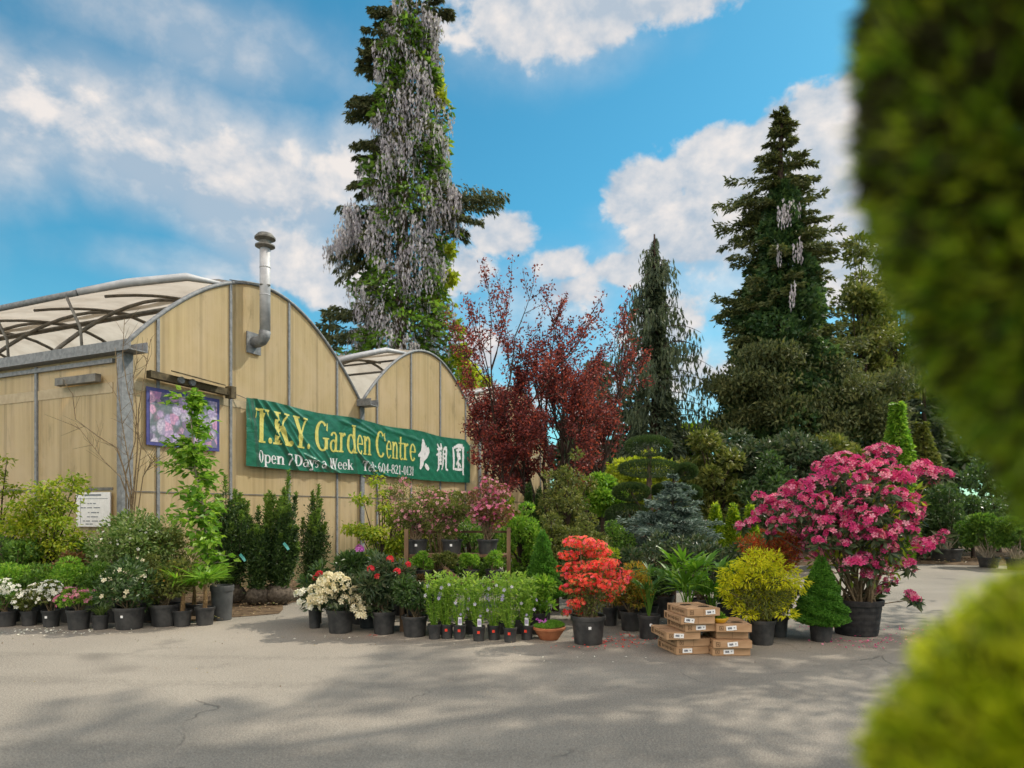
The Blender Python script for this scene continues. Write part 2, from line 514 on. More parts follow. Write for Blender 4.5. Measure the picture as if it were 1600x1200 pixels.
def make_pot(t, r, h, mat='pot', z0=0.0, x=0, y=0, ribs=False, tagc=None, tside=0.0):
    m = M()
    prof = [(0, z0), (r * .80, z0), (r * .82, z0 + h * .04), (r * .95, z0 + h * .80), (r * .955, z0 + h * .84), (r * 1.03, z0 + h * .845), (r * 1.05, z0 + h * .93), (r * 1.05, z0 + h * .985),
            (r * 1.035, z0 + h), (r * .985, z0 + h), (r * .96, z0 + h * .88), (0, z0 + h * .88)]
    if ribs:
        prof[3:4] = [(r * (.83 + .12 * f + (.012 if k % 2 else 0)), z0 + h * (.1 + .7 * f)) for k, f in enumerate(np.linspace(0, 1, 9))]
    m.lathe(prof, (x, y, 0), 56)
    o = m.build('pot', MAT[mat], t, smooth=False)
    s = M()
    s.lathe([(0, z0 + h * .9), (r * .5, z0 + h * .915), (r * .955, z0 + h * .895)], (x, y, 0), 20)
    s.build('soil', MAT['soil'], o)
    if tagc is not None:
        a = -PI / 2 + tside
        rr = r * .93
        q = M()
        q.box((x + rr * math.cos(a), y + rr * math.sin(a), z0 + h * .62), (.03, .004, .03), (-math.sin(a), math.cos(a), 0), (math.cos(a), math.sin(a), 0))
        q.build('price_tag' if tagc == 'white' else 'round_sticker', MAT[tagc], o)
    return o

GOT = [1000]
def seed():
    GOT[0] += 7
    return GOT[0]

def shrub(name, label, cat, px, base=None, top=800, hw=40, bot=None, Y=None, pot=None, leaf=('green', .05, .025, 1800), fl=None, k=14, z0=0.0,
          group=None, potmat='pot', tagc=None, stemmat='twig', rb=.42, flat=.75, up=None, shell=.5, dscale=.9, out_w=.9, topfl=True, ribs=False, dep=None):
    """a bushy plant: pot (if shown), stems, leaf clumps and blossom, measured on the photograph"""
    g = RNG(seed())
    if Y is None:
        Y = depth(base) + .15
    s = Y / F
    X = wx(px, Y)
    ztop = wz(top, Y) - z0
    r = hw * s * 1.08
    if pot:
        pr = pot[0] * s / 2
        ph = max((pot[2] - pot[1]) * s, .08)
    else:
        pr, ph = .08, .02
    t = thing(name, label, cat, (X, Y, z0), 0, group)
    if pot:
        make_pot(t, pr, ph, potmat, 0.0, tagc=tagc, ribs=ribs)
    zb = (wz(bot, Y) - z0) if bot is not None else ph * .9
    zb = max(zb, ph * .7)
    hh = max((ztop - zb) / 2, .06)
    cz = zb + hh
    ry = r * dscale if dep is None else dep
    B = blobs_in(g, k, (0, 0, cz), (r * .95, ry * .95, hh * .95), min(r, hh) * rb, flat)
    st = M()
    for b in B:
        e = b[:3]
        a = np.array([g.normal() * pr * .2, g.normal() * pr * .2, ph * .88])
        mid = (a + e) / 2 + np.array([0, 0, -.05 * hh]) + g.normal(size=3) * .04 * r
        st.tube(np.array([a, mid, e]), [.012 * (r + .3), .009 * (r + .3), .004 * (r + .3)], 5, caps=False)
    st.build('stem', MAT[stemmat], t, smooth=True)
    lk, ll, lw, ln_ = leaf
    P, D = blob_pts(g, int(ln_ * 1.3), B, shell)
    ok = P[:, 2] > .02 - z0 if z0 == 0 else P[:, 2] > -.05
    P, D = P[ok], D[ok]
    m = M()
    leaves(m, g, P, nrm(D * out_w + rdir(g, len(P)) * .7 + np.array([0, 0, .15])), ll, lw, up)
    m.build('foliage', L[lk], t)
    if fl:
        fk, fr, fn = fl[:3]
        P, D = blob_pts(g, fn * 3, B, .9)
        sc_ = (P[:, 2] - cz) / hh + .5 * -(P[:, 1]) / max(ry, .05) + .5 * g.random(len(P)) if topfl else g.random(len(P))
        i = np.argsort(-sc_)[:fn]
        m = M()
        stars(m, g, P[i] + D[i] * fr * .6, nrm(D[i] + np.array([0, -.35, .35]) + .4 * rdir(g, len(i))), fr)
        m.build('blossom', L[fk], t)
    return t

# ------------------------------------------------------------------ the ground
def asphalt():
    m, q = newmat('old_asphalt')
    co = objco(q)
    fine = q.noise(co, 95, 4, .75)
    mid = q.noise(co, 14, 5, .6)
    big = q.noise(co, .45, 4, .55, .3)
    c = q.mix(q.smooth(big, .32, .68), (.195, .177, .150), (.28, .254, .213))
    c = q.mix(q.smooth(mid, .35, .75, 0, .45), c, (.22, .195, .162))
    gr = q.noise(co, 46, 3, .7)
    c = q.mix(q.smooth(gr, .52, .70, 0, .5), c, (.40, .365, .31))
    c = q.mix(q.smooth(gr, .46, .30, 0, .5), c, (.085, .076, .064))
    c = q.mix(q.smooth(fine, .50, .66, 0, .75), c, (.46, .42, .36))
    c = q.mix(q.smooth(fine, .48, .34, 0, .7), c, (.055, .05, .044))
    warp = q.v('ADD', co, q.v('MULTIPLY', q.node('ShaderNodeTexNoise').outputs['Color'], (.0, .0, .0)))
    nz = q.node('ShaderNodeTexNoise')
    q.put(nz.inputs['Vector'], co)
    nz.inputs['Scale'].default_value = 1.3
    nz.inputs['Detail'].default_value = 6
    wv = q.v('ADD', co, q.v('MULTIPLY', nz.outputs['Color'], (1.3, 1.3, 0)))
    vo = q.node('ShaderNodeTexVoronoi', feature='DISTANCE_TO_EDGE')
    q.put(vo.inputs['Vector'], wv)
    vo.inputs['Scale'].default_value = .36
    gate = q.smooth(q.noise(co, .7, 2, .5), .54, .62)
    crack = q.m('MULTIPLY', q.smooth(vo.outputs[0], .006, .001), gate)
    c = q.mix(q.m('MULTIPLY', crack, .5), c, (.05, .046, .04))
    st = q.smooth(q.noise(co, 1.1, 7, .68), .56, .72, 0, .42)
    c = q.mix(st, c, (.10, .092, .082))
    oil = q.node('ShaderNodeTexVoronoi', feature='SMOOTH_F1')
    q.put(oil.inputs['Vector'], q.v('ADD', co, q.v('MULTIPLY', nz.outputs['Color'], (.5, .5, 0))))
    oil.inputs['Scale'].default_value = .75
    c = q.mix(q.m('MULTIPLY', q.smooth(oil.outputs[0], .26, .10), q.smooth(q.noise(co, .37, 2, .5), .50, .58, 0, .5)), c, (.075, .068, .06))
    sxg = q.node('ShaderNodeSeparateXYZ')
    q.put(sxg.inputs[0], q.v('ADD', co, q.v('MULTIPLY', nz.outputs['Color'], (0, .35, 0))))
    for yy, w_ in ((4.35, .11), (5.95, .12), (7.0, .09)):
        tr = q.smooth(q.m('ABSOLUTE', q.m('SUBTRACT', q.m('ADD', sxg.outputs[1], q.m('MULTIPLY', sxg.outputs[0], .06)), yy)), w_ * 1.4, w_ * .5, 0, .20)
        c = q.mix(q.m('MULTIPLY', tr, q.smooth(mid, .3, .6)), c, (.10, .092, .08))
    hgt = q.m('SUBTRACT', q.m('ADD', q.m('MULTIPLY', fine, .5), q.m('MULTIPLY', mid, .4)), q.m('MULTIPLY', crack, .8))
    return finish(m, q, principled(q, c, .88, .25, 0, bump(q, hgt, .55, .012)))
MAT['asphalt'] = asphalt()
MAT['dirt'] = plainm('dry_soil', (.075, .05, .032), (.17, .12, .075), 5, .95, .1, bmp=1.0, detail=9)

m = M()
xs = np.concatenate([np.linspace(-900, -30, 6), np.linspace(-24, 24, 17), np.linspace(30, 900, 6)])
ys = np.concatenate([np.linspace(-300, -10, 5), np.linspace(-6, 40, 17), np.linspace(60, 1500, 6)])
GX, GY = np.meshgrid(xs, ys, indexing='ij')
m.grid(np.stack([GX, GY, 0 * GX], -1)[:, ::-1])
o = m.build('ground', MAT['asphalt'])
for p in o.data.polygons[:1]:
    if p.normal.z < 0:
        o.data.flip_normals()
o['kind'] = 'structure'

# greenhouse frame: u runs along the row of gables, v back along the bays
C0 = np.array([-6.35, 11.1, 0.0])
UU = np.array([488.0, 1067.0, 0]) / math.hypot(488, 1067)
VV = np.array([-UU[1], UU[0], 0])
GRZ = math.atan2(UU[1], UU[0])
BAY, NB, LEN = 6.3, 3, 15.5
ZE, ZR = 4.12, 1.92
def gh(t, v, z):
    return C0 + t * UU + v * VV + np.array([0, 0, z])
def tpx(px):
    """distance along the gable row at which the picture column px meets the wall"""
    return (11.1 * 1098.0 / (1288.0 - px) - 11.1) / UU[1]
def zpx(px, py):
    Y = 11.1 * 1098.0 / (1288.0 - px)
    return H - (py - HY) / F * Y

g = RNG(5)
def soil_sheet(name, P, z=.006):
    m = M()
    m.grid(P)
    o = m.build(name, MAT['dirt'])
    if o.data.polygons[0].normal.z < 0:
        o.data.flip_normals()
    o['kind'] = 'structure'
    return o
a = np.linspace(-1.2, 19, 60)
wid = np.interp(a, [-.4, .5, 2, 4, 19], [3.0, 2.75, 2.1, 1.3, 1.2]) + .2 * np.sin(a * 1.7) + .15 * np.sin(a * 4.1 + 1) + .1 * g.normal(size=60)
f = np.linspace(0.0, 1, 12)
P = np.array([[gh(t, -.02 - w * ff, .006 + .05 * math.sin(PI * min(1, (1 - ff) * 1.3)) * (1 - ff) + .012 * g.random() * (ff < .95)) for ff in f] for t, w in zip(a, wid)])
soil_sheet('soil_strip', P)
a = np.linspace(2.0, 34, 40)
P = np.array([[np.array([x, 18.9 + .35 * math.sin(x * 1.3) + .15 * g.normal() * 0 + (ff ** 1.5) * 26, .006 + .10 * min(1, ff * 3) + .02 * g.random() * (ff > .02)]) for ff in np.linspace(0, 1, 14)] for x in a])
soil_sheet('planting_bed', P)

# ------------------------------------------------------------------ greenhouse
def panel_mat():
    m, q = newmat('yellowed_polycarbonate')
    co = objco(q)
    st = q.noise(q.v('MULTIPLY', co, (5.0, 5.0, .16)), 1.6, 6, .65)
    st2 = q.noise(q.v('MULTIPLY', co, (26.0, 26.0, .35)), 1.2, 4, .6)
    big = q.noise(co, .8, 6, .6, .4)
    c = q.mix(q.smooth(st, .34, .68), (.65, .56, .345), (.54, .445, .26))
    c = q.mix(q.smooth(big, .35, .7, 0, .75), c, (.68, .59, .42))
    c = q.mix(q.smooth(st2, .60, .80, 0, .35), c, (.30, .22, .12))
    c = q.mix(q.smooth(q.noise(q.v('MULTIPLY', co, (1.6, 1.6, .45)), 2.2, 8, .72), .54, .74, 0, .6), c, (.27, .205, .115))
    sx = q.node('ShaderNodeSeparateXYZ')
    q.put(sx.inputs[0], co)
    # splash dirt and algae along the foot of the wall, drips under the girts
    foot = q.m('MULTIPLY', q.smooth(q.m('ADD', sx.outputs[2], q.m('MULTIPLY', q.m('SUBTRACT', st, .5), -2.4)), 1.5, .15), .75)
    c = q.mix(foot, c, (.20, .17, .085))
    drip = q.m('MULTIPLY', q.smooth(st2, .52, .70), q.m('MULTIPLY', q.smooth(sx.outputs[2], 2.3, 3.5), q.smooth(sx.outputs[2], 3.62, 3.5)))
    c = q.mix(q.m('MULTIPLY', drip, .55), c, (.30, .22, .12))
    x = q.m('ADD', sx.outputs[0], sx.outputs[1])
    fr = q.m('FRACT', q.m('ADD', q.m('DIVIDE', x, .7875), .07))
    seam = q.smooth(q.m('ABSOLUTE', q.m('SUBTRACT', fr, .05)), .06, .02)
    c = q.mix(q.m('MULTIPLY', seam, .30), c, (.28, .21, .13))
    w = q.m('SINE', q.m('MULTIPLY', x, 2 * PI / .055))
    p = principled(q, c, .42, .4, 0, bump(q, q.m('ADD', q.m('MULTIPLY', w, .12), q.m('MULTIPLY', big, 1.5)), .35, .02))
    t = q.node('ShaderNodeBsdfTranslucent')
    q.put(t.inputs[0], q.mix(1.0, c, (1.2, 1.1, .9), 'MULTIPLY'))
    xx = q.node('ShaderNodeMixShader')
    q.put(xx.inputs[0], .50)
    m.node_tree.links.new(p, xx.inputs[1])
    m.node_tree.links.new(t.outputs[0], xx.inputs[2])
    return finish(m, q, xx.outputs[0])
def sheet_mat():
    m, q = newmat('milky_roof_film')
    co = objco(q)
    c = q.mix(q.smooth(q.noise(co, 1.2, 6, .6), .35, .7), (.62, .57, .50), (.46, .41, .345))
    c = q.mix(q.smooth(q.noise(co, 3.5, 6, .7), .62, .74, 0, .5), c, (.36, .31, .25))
    wr = q.noise(q.v('MULTIPLY', co, (1.4, .5, 1.4)), 3.5, 3, .5, .6)
    p = principled(q, c, .45, .35, 0, bump(q, wr, .5, .06))
    t = q.node('ShaderNodeBsdfTranslucent')
    q.put(t.inputs[0], c)
    xx = q.node('ShaderNodeMixShader')
    q.put(xx.inputs[0], .55)
    m.node_tree.links.new(p, xx.inputs[1])
    m.node_tree.links.new(t.outputs[0], xx.inputs[2])
    return finish(m, q, xx.outputs[0])
MAT['panel'] = panel_mat()
MAT['film'] = sheet_mat()
def arch(t):
    f = np.clip((np.asarray(t, float) % BAY) / BAY, 0, 1)
    return ZE + ZR * np.sin(PI * f) ** .9
GH = thing('greenhouse', 'three bay arched greenhouse of yellowed panels with opened film roof', 'greenhouse', C0, GRZ)
TH = .03
for b in range(NB):
    t = np.linspace(.004, BAY - .004, 49) + b * BAY
    m = M()
    zt = arch(t)
    zt[[0, -1]] = ZE
    f = np.linspace(0, 1, 13)
    for yy, rev in ((0.0, False), (TH, True)):
        P = np.stack([np.repeat(t[:, None], 13, 1), np.full((49, 13), yy), zt[:, None] * f[None]], -1)
        m.grid(P if not rev else P[::-1])
    m.build('gable_panel', MAT['panel'], GH)
    m = M()
    tt = np.linspace(0, BAY, 33)
    m.tube(np.stack([tt + b * BAY, np.full(33, -.012), arch(np.clip(tt, .001, BAY - .001)) + .02], -1), .038, 8)
    m.build('gable_arch', MAT['steel'], GH, smooth=True)
    for k in range(4):
        x = .66 + k * 1.575 + b * BAY
        zz = float(arch(x))
        m = M()
        m.box((x, -.016, zz / 2), (.055, .026, zz - .03))
        m.build('mullion', MAT['steel'], GH)
    for zz in (1.82,):
        m = M()
        m.box((b * BAY + BAY / 2, -.006, zz), (BAY - .25, .012, .022))
        m.build('seam_rail', MAT['steel_dark'], GH)
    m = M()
    m.box((b * BAY + BAY / 2, -.004, 3.58), (BAY - .25, .007, .15))  # strip standing in for the girt's shadow through the sheet
    m.build('girt_shade_band', MAT['girt_shade'], GH)
    m = M()
    m.box((b * BAY + BAY / 2, TH + .03, ZE - .5), (BAY - .2, .05, .12))
    m.box((b * BAY + BAY / 2, TH + .03, 2.4), (BAY - .2, .05, .08))
    m.build('inner_girt', MAT['steel_dark'], GH)
    # fixed right slope
    y = np.linspace(.04, LEN, 26)
    x = np.linspace(BAY * .465, BAY - .03, 12)
    gg = RNG(40 + b)
    P = np.array([[(xx + b * BAY, yy, float(arch(xx)) + .05 + .018 * math.sin(yy * 2.6 + xx) + .01 * gg.normal()) for xx in x] for yy in y])
    m = M()
    m.grid(P)
    m.build('roof_film', MAT['film'], GH, smooth=True)
    # raised left half of the roof, hinged at the ridge
    ye = np.concatenate([[0, .3, .7, 1.2, 1.8], np.linspace(2.6, LEN, 16)])
    xe = np.interp(ye, [0, .3, .7, 1.2, 1.8, LEN], [2.08, 1.5, .62, .06, -.03, -.03])
    ze = np.interp(ye, [0, .3, .7, 1.2, 1.8, LEN], [5.80, 5.80, 5.48, 5.22, 5.18, 5.18])
    f = np.linspace(0, 1, 10)
    P = []
    for yy, x0, z0 in zip(ye, xe, ze):
        P.append([(x0 + (BAY / 2 - x0) * ff + b * BAY, yy, z0 + (ZE + ZR + .05 - z0) * math.sin(ff * PI / 2) + .012 * gg.normal() * (0 < ff < 1)) for ff in f])
    m = M()
    m.grid(np.array(P))
    m.build('raised_vent', MAT['film'], GH, smooth=True)
    ed = np.stack([xe + b * BAY, ye, ze], -1)
    m = M()
    m.tube(ed[3:], .055, 8)
    m.build('vent_tube', MAT['steel'], GH, smooth=True)
    m = M()
    m.tube(ed[:4] + [[0, 0, .01]], [.03, .075, .075, .06], 8)
    m.build('vent_sleeve', MAT['flue'], GH, smooth=True)
    for k, yy in enumerate(np.arange(2.1, LEN, 2.1) if b == 0 else (2.1, 4.2, 6.3)):
        m = M()
        tt = np.linspace(.02, BAY - .02, 20)
        m.tube(np.stack([tt + b * BAY, np.full(20, yy), arch(tt) - .05], -1), .038, 6)
        m.build('hoop', MAT['steel_dark'], GH, smooth=True)
        m = M()
        q0, q1 = np.array([.15 + b * BAY, yy - .9, ZE + .05]), np.array([.0 + b * BAY, yy - .7, 5.16])
        m.tube([q0, (q0 + q1) / 2 + [.10, .0, 0], q1], .024, 6)
        m.build('vent_strut', MAT['steel_dark'], GH, smooth=True)
        m = M()
        tt = np.linspace(.8, 3.0, 8)
        m.tube(np.stack([tt + b * BAY, np.full(8, yy - .55), 5.25 + .62 * np.sin((tt - .4) / 2.75 * PI / 2) ** .9 * (tt > 0)], -1), .03, 6)
        m.build('vent_bow', MAT['steel_dark'], GH, smooth=True)
    for xx in (1.2, 3.15, 5.0):
        m = M()
        m.tube([(xx + b * BAY, TH, float(arch(xx)) - .1), (xx + b * BAY, LEN, float(arch(xx)) - .1)], .03, 6)
        m.build('purlin', MAT['steel_dark'], GH)
for b in range(NB + 1):
    x = b * BAY
    m = M()
    w = .15
    ov = -.42 if b < NB else -.3
    yl = LEN
    m.box((x, (ov + yl) / 2, ZE - .055), (2 * w, yl - ov, .02))
    m.box((x - w, (ov + yl) / 2, ZE + .02), (.02, yl - ov, .17))
    m.box((x + w, (ov + yl) / 2, ZE + .02), (.02, yl - ov, .17))
    m.build('gutter', MAT['steel'], GH)
    m = M()
    m.box((x, -.09 if b == 0 else -.045, (ZE - .07) / 2), (.13 if b else .2, .12 if b == 0 else .05, ZE - .07))
    m.build('corner_post' if b == 0 else 'valley_post', MAT['steel'], GH)
# long side wall and its frame
m = M()
yy = np.linspace(.0, LEN, 40)
zz = np.linspace(0, ZE - .08, 10)
for xx, rev in ((0.0, True), (TH, False)):
    P = np.stack([np.full((40, 10), xx), np.repeat(yy[:, None], 10, 1), np.repeat(zz[None], 40, 0)], -1)
    m.grid(P[::-1] if rev else P)
m.build('side_panel', MAT['panel'], GH)
for k, y in enumerate(np.arange(2.2, LEN, 2.35)):
    m = M()
    m.box((-.018, y, (ZE - .1) / 2), (.034, .06, ZE - .1))
    m.build('mullion', MAT['steel'], GH)
m = M()
m.box((-.03, LEN / 2, ZE - .17), (.05, LEN - .3, .07))
m.build('eave_rail', MAT['steel'], GH)
for z0, h, dp, mt in ((3.52, .17, .012, 'girt_shade'), (1.86, .05, .014, 'steel_dark')):  # upper tan strip paints the girt's shade on the side wall
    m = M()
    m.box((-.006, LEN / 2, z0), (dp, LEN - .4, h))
    m.build('side_rail_or_girt_shade', MAT[mt], GH)
m = M()
m.grid(np.stack([np.full((20, 6), NB * BAY), np.repeat(np.linspace(0.05, LEN, 20)[:, None], 6, 1), np.repeat(np.linspace(0, ZE - .08, 6)[None], 20, 0)], -1))
m.build('far_side_panel', MAT['panel'], GH)
m = M()
for b in range(NB):
    t = np.linspace(.01, BAY - .01, 25) + b * BAY
    m.grid(np.stack([np.repeat(t[:, None], 4, 1), np.full((25, 4), LEN), arch(t)[:, None] * np.linspace(0, 1, 4)[None]], -1))
m.build('back_gable', MAT['panel'], GH)
# sliding-door tracks left over on both walls
m = M()
m.box((-.10, .95, 3.68), (.10, 1.05, .13))
m.box((-.16, 1.30, 3.66), (.03, .16, .09))
m.build('track_rail', MAT['steel_dark'], GH)
m = M()
m.box((1.22, -.13, 3.76), (1.65, .12, .12), (1, 0, -.03))
m.box((1.30, -.26, 3.86), (1.0, .20, .02), (1, 0, -.05), (0, 1, .25))
m.box((2.10, -.16, 3.74), (.12, .16, .22))
m.build('track_rail', MAT['rusty'], GH)
for xx in (.95, 1.18):
    m = M()
    m.tube([(xx, -.20, 3.77), (xx, -.25, 3.77)], .06, 12)
    m.build('track_roller', MAT['steel'], GH)
# flue
tf, vf = 2.80, -.33
m = M()
m.tube([(tf, -.03, 4.86), (tf, -.16, 4.86), (tf, -.25, 4.88), (tf, vf + .02, 4.95), (tf, vf, 5.06)], .112, 18)
m.build('flue_elbow', MAT['steel'], GH, smooth=True)
m = M()
m.box((tf, -.03, 4.84), (.36, .03, .42))
m.build('flue_plate', MAT['steel'], GH)
m = M()
m.tube([(tf, vf, 5.04), (tf, vf, 6.78)], .102, 22)
for z in (5.75, 6.3):
    m.tube([(tf, vf, z), (tf, vf, z + .02)], .107, 22)
m.build('flue_pipe', MAT['flue'], GH, smooth=True)
m = M()
m.lathe([(.105, 6.68), (.19, 6.72), (.19, 6.745), (.115, 6.77), (.115, 6.83), (.15, 6.85), (.2, 6.87), (.2, 6.90), (.14, 6.97), (0, 6.98)], (tf, vf, 0), 44)
m.build('flue_cap', MAT['steel_dark'], GH)
m = M()
m.tube([(tf, vf - .125, 5.95), (tf - .125, vf, 5.95), (tf, vf + .125, 5.95), (tf + .125, vf, 5.95), (tf, vf - .125, 5.95)], .012, 5)
m.tube([(tf - .1, vf, 5.95), (tf - .6, -.02, 5.93)], .010, 5)
m.build('flue_strap', MAT['steel_dark'], GH)

# ------------------------------------------------------------------ banner
S0, S1, ZB0, ZB1 = tpx(378), tpx(730), 2.38, 3.71
def fold_line(pxa, pya, pxb, pyb):
    return (tpx(pxa), zpx(pxa, pya), tpx(pxb), zpx(pxb, pyb))
FOLDS = [(fold_line(388, 624, 399, 730), .022, .045), (fold_line(392, 625, 458, 732), .032, .05), (fold_line(408, 631, 482, 734), .022, .05), (fold_line(425, 634, 512, 736), .014, .05),
         (fold_line(442, 634, 470, 655), .014, .04), (fold_line(475, 712, 522, 738), .02, .04), (fold_line(470, 690, 500, 736), .012, .05), (fold_line(500, 700, 520, 738), .014, .05),
         (fold_line(546, 700, 552, 740), .016, .06), (fold_line(556, 712, 582, 742), .022, .05), (fold_line(565, 722, 600, 745), .016, .05), (fold_line(530, 660, 575, 680), .010, .05),
         (fold_line(545, 655, 600, 690), .010, .05), (fold_line(600, 670, 650, 690), .009, .06), (fold_line(440, 655, 460, 690), .012, .05), (fold_line(380, 626, 386, 660), .012, .03)]
def wave(s, z):
    s = np.asarray(s, float)
    z = np.asarray(z, float)
    w = .012 * np.sin(1.9 * s + .8 * z) + .006 * np.sin(5.3 * s - 4.0 * z) + .0025 * np.sin(13 * s + 21 * z)
    for (a, b, c, d), amp, sg in FOLDS:
        dx, dz = c - a, d - b
        ll = math.hypot(dx, dz)
        u = ((s - a) * dx + (z - b) * dz) / ll
        v = (-(s - a) * dz + (z - b) * dx) / ll
        w = w + 1.7 * amp * np.exp(-(v / (.85 * sg)) ** 2) * np.exp(-np.clip(np.maximum(-u, u - ll), 0, None) ** 2 / .02)
    return w
def vinyl(name, c1, c2):
    m, q = newmat(name)
    nz = q.noise(q.v('MULTIPLY', objco(q), (1.0, 1.0, 1.6)), 5, 5, .55, .4)
    c = q.mix(q.smooth(nz, .3, .7), c1, c2)
    return finish(m, q, principled(q, c, .34, .9, 0, bump(q, nz, .35, .05)))
MAT['banner'] = vinyl('green_vinyl', (.006, .095, .055), (.010, .135, .075))
MAT['gold_print'] = vinyl('gold_print', (.50, .46, .10), (.58, .54, .15))
MAT['white_print'] = vinyl('white_print', (.60, .60, .62), (.68, .68, .69))
BAN = thing('banner', 'long green vinyl banner with gold garden centre lettering hung across the gables', 'banner', C0, GRZ)
OFF = -.11
sg_, zg_ = np.meshgrid(np.linspace(S0, S1, 900), np.linspace(ZB0, ZB1, 110), indexing='ij')
sag = .03 * np.sin((sg_ - S0) * 2.3) * ((zg_ - ZB0) / (ZB1 - ZB0)) - .02 * np.sin((sg_ - S0) * 1.1) * (1 - (zg_ - ZB0) / (ZB1 - ZB0))
m = M()
cornr = .16 * np.clip(1 - (S1 - sg_) / .35, 0, 1) * ((zg_ - ZB0) / (ZB1 - ZB0)) ** 3
P = np.stack([sg_, OFF - wave(sg_, zg_), zg_ + sag * .7 - cornr], -1)
m.grid(P)
m.build('banner_sheet', MAT['banner'], BAN, smooth=True)
for a_, b_ in ((S0, S0 - .25), (S1, S1 + .15)):
    m = M()
    m.tube([(a_, OFF - .01, ZB1 - .02), ((a_ + b_) / 2, OFF + .03, ZB1 + .02), (b_, -.03, ZB1 + .05)], .008, 5)
    m.build('tie_rope', MAT['steel_dark'], BAN)

class Ink:
    def __init__(self):
        self.m, self.k = M(), 0
    def patch(self, A, B):
        """ribbon between two edge polylines given in wall coordinates (s, z)"""
        A, B = np.array(A, float), np.array(B, float)
        fr = np.linspace(0, 1, 4)[None, :, None]
        G = A[:, None] * (1 - fr) + B[:, None] * fr
        s, z = G[..., 0], G[..., 1]
        self.k += 1
        sg2 = .03 * np.sin((s - S0) * 2.3) * ((z - ZB0) / (ZB1 - ZB0)) - .02 * np.sin((s - S0) * 1.1) * (1 - (z - ZB0) / (ZB1 - ZB0))
        self.m.grid(np.stack([s, OFF - wave(s, z) - .0055 - .0004 * (self.k % 9), z + sg2 * .7], -1))

